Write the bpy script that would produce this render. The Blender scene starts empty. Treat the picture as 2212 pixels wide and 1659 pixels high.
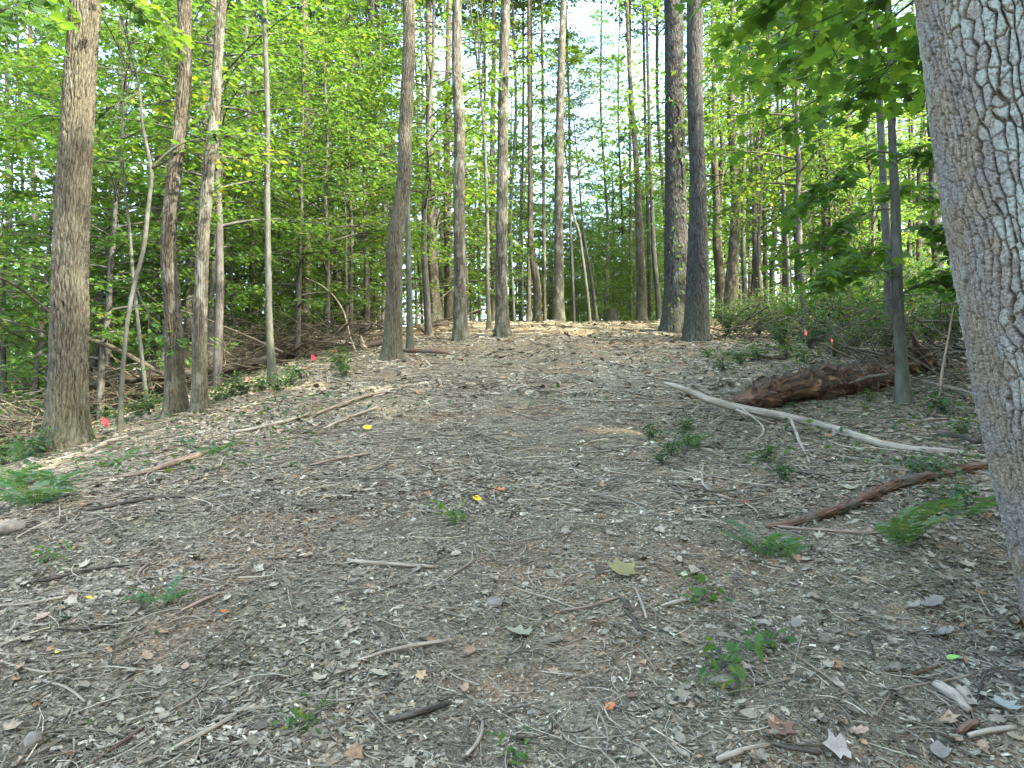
import bpy, math
import numpy as np
from mathutils import Vector

rng = np.random.default_rng(7)
SC = bpy.context.scene
COL = SC.collection
R_ = math.radians

# ------------------------------------------------------------------ camera
PITCH = R_(3.5)
CAM_Z = 1.6
FV = 1670.0                       # focal length in pixels of a 2212 x 1659 view of the photograph
cam_d = bpy.data.cameras.new('camera')
cam_d.sensor_width = 36.0
cam_d.lens = FV / 2212.0 * 36.0
cam_d.clip_start = 0.05
cam_d.clip_end = 2000
cam = bpy.data.objects.new('camera', cam_d)
COL.objects.link(cam)
cam.location = (0, 0, CAM_Z)
cam.rotation_euler = (math.pi / 2 + PITCH, 0, 0)
SC.camera = cam

# ------------------------------------------------------------------ world, sun, exposure
SUN_EL, SUN_AZ = R_(36), R_(126)          # azimuth measured from +Y (view direction) clockwise: right and behind
world = bpy.data.worlds.new('World')
SC.world = world
world.use_nodes = True
wn = world.node_tree
wn.nodes.clear()
sky = wn.nodes.new('ShaderNodeTexSky')
sky.sky_type = 'NISHITA'
sky.sun_disc = False
sky.sun_elevation = SUN_EL
sky.sun_rotation = SUN_AZ
sky.air_density = 1.0
sky.dust_density = 4.0
sky.ozone_density = 1.0
bg = wn.nodes.new('ShaderNodeBackground')
bg.inputs['Strength'].default_value = 0.15
wo = wn.nodes.new('ShaderNodeOutputWorld')
wn.links.new(sky.outputs[0], bg.inputs[0])
wn.links.new(bg.outputs[0], wo.inputs[0])
sun_d = bpy.data.lights.new('sun', 'SUN')
sun_d.energy = 1.9
sun_d.angle = R_(0.8)
sun_d.color = (1.0, 0.90, 0.74)
sun = bpy.data.objects.new('sun', sun_d)
COL.objects.link(sun)
to_sun = Vector((math.sin(SUN_AZ) * math.cos(SUN_EL), math.cos(SUN_AZ) * math.cos(SUN_EL), math.sin(SUN_EL)))
sun.rotation_euler = to_sun.to_track_quat('Z', 'Y').to_euler()
sun.location = (20, -20, 40)
vs = SC.view_settings
vs.view_transform = 'Standard'
vs.look = 'None'
vs.gamma = 1.0
vs.exposure = 3.48
vs.use_curve_mapping = False
SC.render.engine = 'CYCLES'
cy = SC.cycles
cy.max_bounces = 5
cy.diffuse_bounces = 3
cy.glossy_bounces = 1
cy.transmission_bounces = 3
cy.transparent_max_bounces = 4
cy.use_denoising = True
cy.denoising_prefilter = 'ACCURATE'
cy.use_adaptive_sampling = True
cy.adaptive_threshold = 0.02
cy.sample_clamp_indirect = 8.0

# ------------------------------------------------------------------ helpers: noise
def _hash(ix, iy, iz, seed):
    h = (ix.astype(np.int64) * 374761393 + iy.astype(np.int64) * 668265263 + iz.astype(np.int64) * 2147483647 + seed * 974711) & 0xFFFFFFFF
    h = ((h ^ (h >> 13)) * 1274126177) & 0xFFFFFFFF
    h = ((h ^ (h >> 16)) * 2246822519) & 0xFFFFFFFF
    return ((h ^ (h >> 15)) & 0xFFFFFF) / float(0xFFFFFF)

def vnoise(x, y, z=0.0, seed=0):
    x, y, z = np.broadcast_arrays(np.asarray(x, float), np.asarray(y, float), np.asarray(z, float))
    ix, iy, iz = np.floor(x), np.floor(y), np.floor(z)
    fx, fy, fz = x - ix, y - iy, z - iz
    fx, fy, fz = [f * f * (3 - 2 * f) for f in (fx, fy, fz)]
    out = 0
    for dx in (0, 1):
        for dy in (0, 1):
            for dz in (0, 1):
                w = (fx if dx else 1 - fx) * (fy if dy else 1 - fy) * (fz if dz else 1 - fz)
                out = out + w * _hash(ix + dx, iy + dy, iz + dz, seed)
    return out * 2 - 1

def fbm(x, y, z=0.0, seed=0, octv=4, gain=0.5):
    s, a, f = 0, 1.0, 1.0
    for o in range(octv):
        s = s + a * vnoise(np.asarray(x) * f, np.asarray(y) * f, np.asarray(z) * f, seed + o * 17)
        a *= gain
        f *= 2.03
    return s

def sstep(a, b, x):
    t = np.clip((x - a) / (b - a), 0, 1)
    return t * t * (3 - 2 * t)

# ------------------------------------------------------------------ terrain height
_yy = np.linspace(-400, 900, 26001)
_sl = 0.214 - (0.214 - 0.02) * sstep(18.5, 33, _yy) - 0.05 * sstep(40, 70, _yy) + 0.03 * sstep(110, 200, _yy)
_sl = np.where(_yy < 0, 0.214 - 0.16 * sstep(0, 12, -_yy), _sl)
_pz = np.concatenate([[0], np.cumsum((_sl[1:] + _sl[:-1]) * 0.5 * np.diff(_yy))])
_pz -= np.interp(0, _yy, _pz)

def base_h(x, y):
    x = np.asarray(x, float); y = np.asarray(y, float)
    z = np.interp(y, _yy, _pz)
    s = np.maximum(0, -x - 1.0)
    e = np.minimum(s, 8.0)
    z = z - 0.03 * e * e - 0.40 * np.clip(s - 8.0, 0, 22) - 0.05 * np.clip(s - 30, 0, 200)
    s2 = np.maximum(0, x - 4.0)
    z = z + 0.035 * np.clip(s2, 0, 20) - 0.03 * np.clip(s2 - 12, 0, 100)
    return z

def ground_h(x, y):
    x = np.asarray(x, float); y = np.asarray(y, float)
    z = base_h(x, y)
    z = z + 0.055 * fbm(x * 0.55, y * 0.55, 0.3, 3, 3)
    z = z + 0.016 * fbm(x * 2.7, y * 2.7, 1.7, 9, 3)
    # two shallow wheel tracks up the middle
    for cx in (-0.35, 1.25):
        t = x - cx - 0.035 * y - 0.25 * np.sin(y * 0.22)
        z = z - 0.03 * np.exp(-(t / 0.33) ** 2)
    return z

cp, sp_ = math.cos(PITCH), math.sin(PITCH)
def ray(vx, vy):
    a = (vx - 1106.0) / FV
    b = (829.5 - vy) / FV
    return np.array([a, cp - sp_ * b, sp_ + cp * b])

def hit(vx, vy, lo=1.2, hi=60.0):
    """where the line of sight through a point of the photograph meets the ground"""
    d = ray(vx, vy)
    t = np.linspace(lo, hi, 4000)
    p = d[None, :] * t[:, None]
    g = ground_h(p[:, 0], p[:, 1]) - (CAM_Z + p[:, 2])
    k = np.argmax(g > 0)
    if g[k] <= 0:
        k = len(t) - 1
    t0 = t[k]
    return np.array([d[0] * t0, d[1] * t0, float(ground_h(d[0] * t0, d[1] * t0))])

def at_depth(vx, vy, y):
    d = ray(vx, vy)
    t = y / d[1]
    return np.array([d[0] * t, y, CAM_Z + d[2] * t])

# ------------------------------------------------------------------ helpers: mesh building
class Geo:
    def __init__(s):
        s.v = []; s.f3 = []; s.f4 = []; s.n = 0; s.rnd = []; s.bk = []
    def add(s, verts, tris=None, quads=None, rnd=None, bk=None):
        verts = np.asarray(verts, float).reshape(-1, 3)
        if tris is not None and len(tris): s.f3.append(np.asarray(tris, np.int64).reshape(-1, 3) + s.n)
        if quads is not None and len(quads): s.f4.append(np.asarray(quads, np.int64).reshape(-1, 4) + s.n)
        s.v.append(verts)
        s.rnd.append(np.zeros(len(verts)) if rnd is None else np.broadcast_to(np.asarray(rnd, float), (len(verts),)))
        s.bk.append(verts if bk is None else bk)
        s.n += len(verts)
        return s
    def mesh(s, name, mats, smooth=True, use_rnd=True, use_bk=False):
        me = bpy.data.meshes.new(name)
        v = np.concatenate(s.v) if s.v else np.zeros((0, 3))
        f3 = np.concatenate(s.f3) if s.f3 else np.zeros((0, 3), np.int64)
        f4 = np.concatenate(s.f4) if s.f4 else np.zeros((0, 4), np.int64)
        me.vertices.add(len(v))
        me.vertices.foreach_set('co', v.astype(np.float32).ravel())
        nl = f3.size + f4.size
        me.loops.add(nl)
        me.loops.foreach_set('vertex_index', np.concatenate([f3.ravel(), f4.ravel()]).astype(np.int32))
        me.polygons.add(len(f3) + len(f4))
        st = np.concatenate([np.arange(len(f3)) * 3, f3.size + np.arange(len(f4)) * 4]).astype(np.int32)
        me.polygons.foreach_set('loop_start', st)
        me.polygons.foreach_set('use_smooth', np.full(len(st), smooth, dtype=bool))
        if use_rnd:
            at = me.attributes.new('rnd', 'FLOAT', 'POINT')
            at.data.foreach_set('value', np.concatenate(s.rnd).astype(np.float32))
        if use_bk:
            at = me.attributes.new('bk', 'FLOAT_VECTOR', 'POINT')
            at.data.foreach_set('vector', np.concatenate(s.bk).astype(np.float32).ravel())
        for m in (mats if isinstance(mats, (list, tuple)) else [mats]):
            me.materials.append(m)
        me.update()
        me.validate()
        return me

def obj(name, me, parent=None, loc=None, rot=None, scale=None):
    o = bpy.data.objects.new(name, me)
    COL.objects.link(o)
    if parent: o.parent = parent
    if loc is not None: o.location = tuple(float(a) for a in loc)
    if rot is not None: o.rotation_euler = rot
    if scale is not None: o.scale = scale
    return o

def tag(o, label=None, cat=None, group=None, kind=None):
    if label: o['label'] = label
    if cat: o['category'] = cat
    if group: o['group'] = group
    if kind: o['kind'] = kind
    return o

def empty(name, loc, label, cat, group=None, rz=0.0):
    o = obj(name, None, None, loc, (0, 0, rz))
    o.empty_display_size = 0.2
    return tag(o, label, cat, group)

def nrm(a):
    return a / np.maximum(np.linalg.norm(a, axis=-1, keepdims=True), 1e-9)

def tubes(P, R, sides, cap=True):
    """P (T,n,3), R (T,n): T tapered tubes. returns verts, quads, tris, bark coordinates"""
    P = np.asarray(P, float); R = np.asarray(R, float)
    T, n, _ = P.shape
    tg = np.gradient(P, axis=1)
    tg = nrm(tg)
    ref = np.where(np.abs(tg[:, :1, 2:3]) > 0.8, np.array([1.0, 0, 0]), np.array([0, 0, 1.0]))
    ref = np.broadcast_to(ref, tg.shape)
    a = nrm(np.cross(tg, ref)); b = np.cross(tg, a)
    th = np.arange(sides) / sides * 2 * np.pi
    ring = a[:, :, None, :] * np.cos(th)[None, None, :, None] + b[:, :, None, :] * np.sin(th)[None, None, :, None]
    V = P[:, :, None, :] + ring * R[:, :, None, None]
    L = np.concatenate([np.zeros((T, 1)), np.cumsum(np.linalg.norm(np.diff(P, axis=1), axis=2), axis=1)], 1)
    bk = np.stack([np.cos(th)[None, None, :] * R[:, :, None], np.sin(th)[None, None, :] * R[:, :, None],
                   np.broadcast_to(L[:, :, None], (T, n, sides))], -1) + (np.arange(T) * 3.7)[:, None, None, None]
    i = np.arange(n - 1)[:, None] * sides
    j = np.arange(sides)[None, :]
    q = np.stack([i + j, i + (j + 1) % sides, i + sides + (j + 1) % sides, i + sides + j], -1).reshape(-1, 4)
    Q = (q[None] + (np.arange(T) * n * sides)[:, None, None]).reshape(-1, 4)
    t = []
    if cap:
        k = np.arange(1, sides - 1)
        c0 = np.stack([np.zeros_like(k), k + 1, k], -1)
        c1 = np.stack([np.zeros_like(k), k, k + 1], -1) + (n - 1) * sides
        t = (np.concatenate([c0, c1])[None] + (np.arange(T) * n * sides)[:, None, None]).reshape(-1, 3)
    return V.reshape(-1, 3), Q, t, bk.reshape(-1, 3)

def smooth_path(pts, n):
    pts = np.asarray(pts, float)
    d = np.concatenate([[0], np.cumsum(np.linalg.norm(np.diff(pts[:, :3], axis=0), axis=1))])
    if len(pts) == 2:
        t = np.linspace(0, 1, n)[:, None]
        return pts[0] * (1 - t) + pts[1] * t
    m = np.gradient(pts, d, axis=0)
    u = np.linspace(0, d[-1], n)
    k = np.clip(np.searchsorted(d, u, side='right') - 1, 0, len(pts) - 2)
    h = (d[k + 1] - d[k])[:, None]
    t = ((u - d[k])[:, None]) / h
    return ((2 * t**3 - 3 * t**2 + 1) * pts[k] + (t**3 - 2 * t**2 + t) * h * m[k]
            + (-2 * t**3 + 3 * t**2) * pts[k + 1] + (t**3 - t**2) * h * m[k + 1])

MAPLE = np.array([(0, 0), (0.22, -0.05), (0.52, 0.10), (0.33, 0.30), (0.62, 0.55), (0.36, 0.58), (0.22, 0.66), (0, 1.0),
                  (-0.22, 0.66), (-0.36, 0.58), (-0.62, 0.55), (-0.33, 0.30), (-0.52, 0.10), (-0.22, -0.05)])
OVAL = np.array([(0, 0), (0.2, 0.2), (0.3, 0.45), (0.2, 0.75), (0, 1.0), (-0.2, 0.75), (-0.3, 0.45), (-0.2, 0.2)])
OAK = np.array([(0, 0), (0.12, 0.18), (0.26, 0.28), (0.17, 0.38), (0.34, 0.56), (0.2, 0.66), (0.22, 0.86), (0, 1.0),
                (-0.22, 0.86), (-0.2, 0.66), (-0.34, 0.56), (-0.17, 0.38), (-0.26, 0.28), (-0.12, 0.18)])

def leaves(pos, d, nr, size, shape='simple', curl=0.0, rnd=None):
    """N leaves: base position, direction, normal, length -> verts, tris, rnd"""
    pos = np.asarray(pos, float); N = len(pos)
    d = nrm(np.asarray(d, float)); nr = np.asarray(nr, float)
    s = nrm(np.cross(d, nr)); nr = np.cross(s, d)
    size = np.broadcast_to(np.asarray(size, float), (N,))
    curl = np.broadcast_to(np.asarray(curl, float), (N,))
    if rnd is None: rnd = rng.random(N)
    if shape == 'simple':
        o = np.array([(0, 0, 0), (0.36, 0.45, 0.07), (0, 1.0, -0.10), (-0.36, 0.45, 0.07)])
        tri = np.array([(0, 1, 2), (0, 2, 3)])
        o = np.broadcast_to(o, (N, 4, 3)).copy()
    else:
        oo = {'maple': MAPLE, 'oval': OVAL, 'oak': OAK}[shape]
        c = np.array([[0, 0.45]])
        xy = np.concatenate([c, oo])
        k = len(oo)
        z = np.abs(xy[:, 0]) * 0.18
        o = np.broadcast_to(np.concatenate([xy, z[:, None]], 1), (N, k + 1, 3)).copy()
        tri = np.array([(0, 1 + i, 1 + (i + 1) % k) for i in range(k)])
    r2 = (o[:, :, 1] - 0.4) ** 2 + 0.6 * o[:, :, 0] ** 2
    o[:, :, 2] += curl[:, None] * r2
    o = o * size[:, None, None]
    V = pos[:, None, :] + o[:, :, :1] * s[:, None, :] + o[:, :, 1:2] * d[:, None, :] + o[:, :, 2:] * nr[:, None, :]
    k = o.shape[1]
    T = (tri[None] + (np.arange(N) * k)[:, None, None]).reshape(-1, 3)
    return V.reshape(-1, 3), T, np.repeat(rnd, k)

# ------------------------------------------------------------------ materials
def nodes(name):
    m = bpy.data.materials.new(name)
    m.use_nodes = True
    nt = m.node_tree
    nt.nodes.clear()
    out = nt.nodes.new('ShaderNodeOutputMaterial')
    return m, nt, out

def N(nt, kind, **kw):
    n = nt.nodes.new(kind)
    for k, v in kw.items():
        if k.startswith('i_'): n.inputs[k[2:].replace('_', ' ')].default_value = v
        else: setattr(n, k, v)
    return n

def ramp(nt, fac, stops, interp='LINEAR'):
    r = nt.nodes.new('ShaderNodeValToRGB')
    r.color_ramp.interpolation = interp
    e = r.color_ramp.elements
    while len(e) < len(stops): e.new(0.5)
    for i, (p, c) in enumerate(stops):
        e[i].position = p
        e[i].color = (*c, 1) if len(c) == 3 else c
    nt.links.new(fac, r.inputs[0])
    return r.outputs[0]

def mixc(nt, fac, a, b, mode='MIX'):
    m = nt.nodes.new('ShaderNodeMix')
    m.data_type = 'RGBA'
    m.blend_type = mode
    for s, v in ((m.inputs[0], fac), (m.inputs[6], a), (m.inputs[7], b)):
        if isinstance(v, (int, float)): s.default_value = v
        elif isinstance(v, tuple): s.default_value = (*v, 1)
        else: nt.links.new(v, s)
    return m.outputs[2]

def leaf_mat(name, stops, trans=0.48, tboost=(2.25, 2.1, 0.72), rough=0.5, spec=0.25):
    m, nt, out = nodes(name)
    a = N(nt, 'ShaderNodeAttribute', attribute_name='rnd')
    oi = N(nt, 'ShaderNodeObjectInfo')
    ad = N(nt, 'ShaderNodeMath', operation='MULTIPLY_ADD')
    nt.links.new(oi.outputs['Random'], ad.inputs[0]); ad.inputs[1].default_value = 0.3
    nt.links.new(a.outputs['Fac'], ad.inputs[2])
    sb = N(nt, 'ShaderNodeMath', operation='SUBTRACT')
    nt.links.new(ad.outputs[0], sb.inputs[0]); sb.inputs[1].default_value = 0.15
    c = ramp(nt, sb.outputs[0], stops)
    p = N(nt, 'ShaderNodeBsdfPrincipled')
    p.inputs['Roughness'].default_value = rough
    p.inputs['Specular IOR Level'].default_value = spec
    nt.links.new(c, p.inputs['Base Color'])
    t = N(nt, 'ShaderNodeBsdfTranslucent')
    nt.links.new(mixc(nt, 1.0, c, tboost, 'MULTIPLY'), t.inputs['Color'])
    mx = N(nt, 'ShaderNodeMixShader')
    mx.inputs[0].default_value = trans
    nt.links.new(p.outputs[0], mx.inputs[1]); nt.links.new(t.outputs[0], mx.inputs[2])
    nt.links.new(mx.outputs[0], out.inputs[0])
    return m

def litter_mat(name, stops, noise=0.5, rough=0.9, nscale=60.0, interp='LINEAR'):
    m, nt, out = nodes(name)
    a = N(nt, 'ShaderNodeAttribute', attribute_name='rnd')
    c = ramp(nt, a.outputs['Fac'], stops, interp)
    tc = N(nt, 'ShaderNodeTexCoord')
    nz = N(nt, 'ShaderNodeTexNoise'); nz.inputs['Scale'].default_value = nscale; nz.inputs['Detail'].default_value = 3
    nt.links.new(tc.outputs['Object'], nz.inputs['Vector'])
    k = ramp(nt, nz.outputs['Fac'], [(0.3, (1 - noise,) * 3), (0.7, (1 + noise * 0.6,) * 3)])
    p = N(nt, 'ShaderNodeBsdfPrincipled')
    p.inputs['Roughness'].default_value = rough
    p.inputs['Specular IOR Level'].default_value = 0.2
    nt.links.new(mixc(nt, 1.0, c, k, 'MULTIPLY'), p.inputs['Base Color'])
    nt.links.new(p.outputs[0], out.inputs[0])
    return m

def bark_mat(name, c_lo, c_mid, c_hi, fx=45.0, fz=7.0, bump=0.02, lichen=None, lich_amt=0.5, moss=0.0):
    m, nt, out = nodes(name)
    a = N(nt, 'ShaderNodeAttribute', attribute_name='bk')
    mp = N(nt, 'ShaderNodeMapping'); mp.inputs['Scale'].default_value = (fx, fx, fz)
    nt.links.new(a.outputs['Vector'], mp.inputs['Vector'])
    n1 = N(nt, 'ShaderNodeTexNoise'); n1.inputs['Scale'].default_value = 1.0; n1.inputs['Detail'].default_value = 4; n1.inputs['Distortion'].default_value = 0.6
    nt.links.new(mp.outputs[0], n1.inputs['Vector'])
    mp2 = N(nt, 'ShaderNodeMapping'); mp2.inputs['Scale'].default_value = (3, 3, 0.9)
    nt.links.new(a.outputs['Vector'], mp2.inputs['Vector'])
    n2 = N(nt, 'ShaderNodeTexNoise'); n2.inputs['Scale'].default_value = 1.0; n2.inputs['Detail'].default_value = 4
    nt.links.new(mp2.outputs[0], n2.inputs['Vector'])
    c = ramp(nt, n1.outputs['Fac'], [(0.33, c_lo), (0.5, c_mid), (0.68, c_hi)])
    if moss:
        ar = N(nt, 'ShaderNodeAttribute', attribute_name='rnd')
        c = mixc(nt, 1.0, c, ramp(nt, ar.outputs['Fac'], [(0.1, (0.72, 0.66, 0.60)), (0.5, (1, 1, 1)), (0.95, (1.22, 1.22, 1.2))]), 'MULTIPLY')
    k = ramp(nt, n2.outputs['Fac'], [(0.3, (0.7, 0.68, 0.66)), (0.7, (1.2, 1.18, 1.15))])
    c = mixc(nt, 1.0, c, k, 'MULTIPLY')
    if lichen:
        mp3 = N(nt, 'ShaderNodeMapping'); mp3.inputs['Scale'].default_value = (9, 9, 4); mp3.inputs['Location'].default_value = (4, 2, 8)
        nt.links.new(a.outputs['Vector'], mp3.inputs['Vector'])
        n3 = N(nt, 'ShaderNodeTexNoise'); n3.inputs['Scale'].default_value = 1.0; n3.inputs['Detail'].default_value = 5
        nt.links.new(mp3.outputs[0], n3.inputs['Vector'])
        f = ramp(nt, n3.outputs['Fac'], [(0.5, (0, 0, 0)), (0.62, (lich_amt,) * 3)])
        c = mixc(nt, f, c, lichen)
    if moss:
        sx = N(nt, 'ShaderNodeSeparateXYZ'); nt.links.new(a.outputs['Vector'], sx.inputs[0])
        ad = N(nt, 'ShaderNodeMath', operation='MULTIPLY_ADD'); nt.links.new(n2.outputs['Fac'], ad.inputs[0]); ad.inputs[1].default_value = -1.3
        nt.links.new(sx.outputs['Z'], ad.inputs[2])
        f = ramp(nt, ad.outputs[0], [(0.0, (moss,) * 3), (0.45, (0, 0, 0))])
        c = mixc(nt, f, c, (0.07, 0.085, 0.03))
    p = N(nt, 'ShaderNodeBsdfPrincipled')
    p.inputs['Roughness'].default_value = 0.9
    p.inputs['Specular IOR Level'].default_value = 0.2
    nt.links.new(c, p.inputs['Base Color'])
    b = N(nt, 'ShaderNodeBump'); b.inputs['Strength'].default_value = 1.0; b.inputs['Distance'].default_value = bump
    nt.links.new(n1.outputs['Fac'], b.inputs['Height'])
    nt.links.new(b.outputs[0], p.inputs['Normal'])
    nt.links.new(p.outputs[0], out.inputs[0])
    return m

def plain_mat(name, col, rough=0.7, spec=0.3):
    m, nt, out = nodes(name)
    p = N(nt, 'ShaderNodeBsdfPrincipled')
    p.inputs['Base Color'].default_value = (*col, 1)
    p.inputs['Roughness'].default_value = rough
    p.inputs['Specular IOR Level'].default_value = spec
    tc = N(nt, 'ShaderNodeTexCoord')
    nz = N(nt, 'ShaderNodeTexNoise'); nz.inputs['Scale'].default_value = 35; nz.inputs['Detail'].default_value = 4
    nt.links.new(tc.outputs['Object'], nz.inputs['Vector'])
    k = ramp(nt, nz.outputs['Fac'], [(0.3, tuple(c * 0.7 for c in col)), (0.7, tuple(min(1, c * 1.25) for c in col))])
    nt.links.new(k, p.inputs['Base Color'])
    nt.links.new(p.outputs[0], out.inputs[0])
    return m

M = {}
G = [(0.0, (0.040, 0.100, 0.034)), (0.35, (0.060, 0.132, 0.036)), (0.7, (0.086, 0.160, 0.036)), (0.96, (0.135, 0.185, 0.036)), (1.0, (0.20, 0.20, 0.04))]
M['leaf'] = leaf_mat('understory_leaf', G)
M['leaf_high'] = leaf_mat('canopy_leaf', [(0.0, (0.046, 0.108, 0.036)), (0.4, (0.068, 0.142, 0.036)), (0.85, (0.10, 0.172, 0.036)), (1.0, (0.19, 0.19, 0.04))])
M['leaf_dark'] = leaf_mat('maple_leaf', [(0.0, (0.041, 0.098, 0.029)), (0.5, (0.060, 0.132, 0.031)), (1.0, (0.096, 0.167, 0.033))], trans=0.48)
M['leaf_shrub'] = leaf_mat('shrub_leaf', [(0.0, (0.025, 0.07, 0.03)), (0.6, (0.045, 0.10, 0.035)), (1.0, (0.10, 0.15, 0.03))], trans=0.35)
M['fern'] = leaf_mat('fern_frond', [(0.0, (0.045, 0.11, 0.06)), (0.6, (0.065, 0.15, 0.07)), (1.0, (0.11, 0.17, 0.05))], trans=0.35)
M['fern_light'] = leaf_mat('fern_frond_light', [(0.0, (0.060, 0.119, 0.052)), (0.8, (0.085, 0.153, 0.057)), (1.0, (0.212, 0.212, 0.048))], trans=0.3)
GREY = ((0.026, 0.025, 0.019), (0.067, 0.065, 0.049), (0.101, 0.100, 0.077))
BROWN = ((0.023, 0.021, 0.014), (0.057, 0.053, 0.039), (0.090, 0.083, 0.062))
M['bark_oak'] = bark_mat('oak_bark', (0.034, 0.032, 0.023), (0.075, 0.072, 0.052), (0.111, 0.107, 0.081), 75, 13, 0.03, (0.122, 0.131, 0.094), 0.35, moss=0.2)
M['bark_grey'] = bark_mat('grey_bark', *GREY, 80, 15, 0.02, (0.24, 0.26, 0.22), 0.4, moss=0.2)
M['bark_brown'] = bark_mat('brown_bark', *BROWN, 80, 15, 0.02, (0.20, 0.21, 0.18), 0.3, moss=0.2)
M['bark_dark'] = bark_mat('dark_bark', (0.016, 0.015, 0.015), (0.042, 0.042, 0.039), (0.073, 0.076, 0.069), 70, 12, 0.03, (0.058, 0.078, 0.064), 0.5, moss=0.2)
M['bark_smooth'] = bark_mat('smooth_bark', (0.047, 0.049, 0.040), (0.071, 0.075, 0.062), (0.092, 0.100, 0.081), 14, 9, 0.006, (0.105, 0.125, 0.105), 0.6, moss=0.2)
M['bark_thin'] = bark_mat('thin_bark', (0.033, 0.032, 0.027), (0.067, 0.065, 0.056), (0.100, 0.098, 0.085), 40, 8, 0.008, (0.111, 0.125, 0.109), 0.4)
M['stick_grey'] = bark_mat('weathered_stick', (0.148, 0.128, 0.093), (0.284, 0.251, 0.185), (0.410, 0.368, 0.278), 120, 8, 0.004)
M['stick_brown'] = bark_mat('brown_stick', (0.115, 0.087, 0.063), (0.241, 0.190, 0.138), (0.356, 0.287, 0.213), 120, 8, 0.004)
M['stick_dark'] = bark_mat('dark_stick', (0.028, 0.025, 0.019), (0.071, 0.063, 0.048), (0.123, 0.112, 0.084), 120, 8, 0.004)
M['stick_pale'] = bark_mat('barkless_wood', (0.187, 0.166, 0.120), (0.323, 0.292, 0.218), (0.427, 0.393, 0.305), 90, 4, 0.006, (0.103, 0.092, 0.065), 0.5)
M['stick_red'] = bark_mat('rotten_red_wood', (0.064, 0.036, 0.023), (0.145, 0.085, 0.055), (0.200, 0.157, 0.114), 85, 6, 0.012, (0.111, 0.109, 0.085), 0.85)
M['log_rot'] = bark_mat('rotten_log_wood', (0.032, 0.023, 0.016), (0.095, 0.064, 0.042), (0.23, 0.135, 0.075), 22, 5, 0.05, (0.07, 0.068, 0.04), 0.8)
M['chips'] = litter_mat('wood_chip', [(0.0, (0.061, 0.055, 0.037)), (0.2, (0.138, 0.126, 0.087)), (0.42, (0.239, 0.218, 0.152)), (0.62, (0.320, 0.296, 0.210)), (0.74, (0.251, 0.177, 0.099)), (0.85, (0.388, 0.359, 0.223)), (1.0, (0.594, 0.600, 0.447))], 0.4)
M['twig'] = litter_mat('litter_twig', [(0.0, (0.069, 0.060, 0.041)), (0.4, (0.188, 0.170, 0.118)), (0.75, (0.326, 0.299, 0.213)), (1.0, (0.528, 0.482, 0.334))], 0.3)
M['dead'] = litter_mat('dead_leaf', [(0.0, (0.087, 0.072, 0.049)), (0.3, (0.213, 0.193, 0.135)), (0.52, (0.326, 0.296, 0.206)), (0.68, (0.225, 0.138, 0.073)), (0.84, (0.364, 0.234, 0.123)), (0.95, (0.351, 0.338, 0.156)), (1.0, (0.162, 0.078, 0.056))], 0.3)
M['stone'] = plain_mat('field_stone', (0.17, 0.155, 0.12), 0.9, 0.2)
M['flag'] = leaf_mat('flag_plastic', [(0.0, (0.80, 0.085, 0.10)), (1.0, (0.88, 0.12, 0.12))], 0.35, (1, 1, 1), 0.4, 0.4)
M['wire'] = plain_mat('flag_wire', (0.25, 0.24, 0.23), 0.4, 0.5)

def single_leaf_mat(name, col):
    return litter_mat(name, [(0, tuple(c * 0.75 for c in col)), (1, tuple(min(1, c * 1.15) for c in col))], 0.18, 0.65, 90)

# ------------------------------------------------------------------ ground
def ground_material():
    m, nt, out = nodes('forest_floor')
    tc = N(nt, 'ShaderNodeTexCoord')
    def nz(scale, det=5, loc=0, dist=0.0):
        mp = N(nt, 'ShaderNodeMapping'); mp.inputs['Location'].default_value = (loc, loc * 0.7, 0)
        nt.links.new(tc.outputs['Object'], mp.inputs['Vector'])
        n = N(nt, 'ShaderNodeTexNoise'); n.inputs['Scale'].default_value = scale; n.inputs['Detail'].default_value = det
        n.inputs['Distortion'].default_value = dist
        nt.links.new(mp.outputs[0], n.inputs['Vector'])
        return n.outputs['Fac']
    fine = nz(55, 6)
    mid = nz(9, 5, 3)
    big = nz(0.9, 4, 11)
    c = ramp(nt, fine, [(0.28, (0.061, 0.053, 0.034)), (0.5, (0.162, 0.143, 0.094)), (0.72, (0.287, 0.262, 0.174))])
    red = ramp(nt, fine, [(0.28, (0.089, 0.058, 0.033)), (0.5, (0.212, 0.144, 0.078)), (0.72, (0.324, 0.250, 0.148))])
    olive = ramp(nt, fine, [(0.28, (0.064, 0.061, 0.031)), (0.5, (0.162, 0.153, 0.088)), (0.72, (0.273, 0.262, 0.168))])
    c = mixc(nt, ramp(nt, big, [(0.47, (0, 0, 0)), (0.60, (0.9,) * 3)]), c, red)
    c = mixc(nt, ramp(nt, nz(1.4, 4, 27), [(0.50, (0, 0, 0)), (0.62, (0.8,) * 3)]), c, olive)
    c = mixc(nt, 1.0, c, ramp(nt, mid, [(0.3, (0.75,) * 3), (0.7, (1.15,) * 3)]), 'MULTIPLY')
    p = N(nt, 'ShaderNodeBsdfPrincipled'); p.inputs['Roughness'].default_value = 0.95; p.inputs['Specular IOR Level'].default_value = 0.15
    nt.links.new(c, p.inputs['Base Color'])
    b = N(nt, 'ShaderNodeBump'); b.inputs['Strength'].default_value = 0.9; b.inputs['Distance'].default_value = 0.03
    nt.links.new(fine, b.inputs['Height']); nt.links.new(b.outputs[0], p.inputs['Normal'])
    nt.links.new(p.outputs[0], out.inputs[0])
    return m

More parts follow.
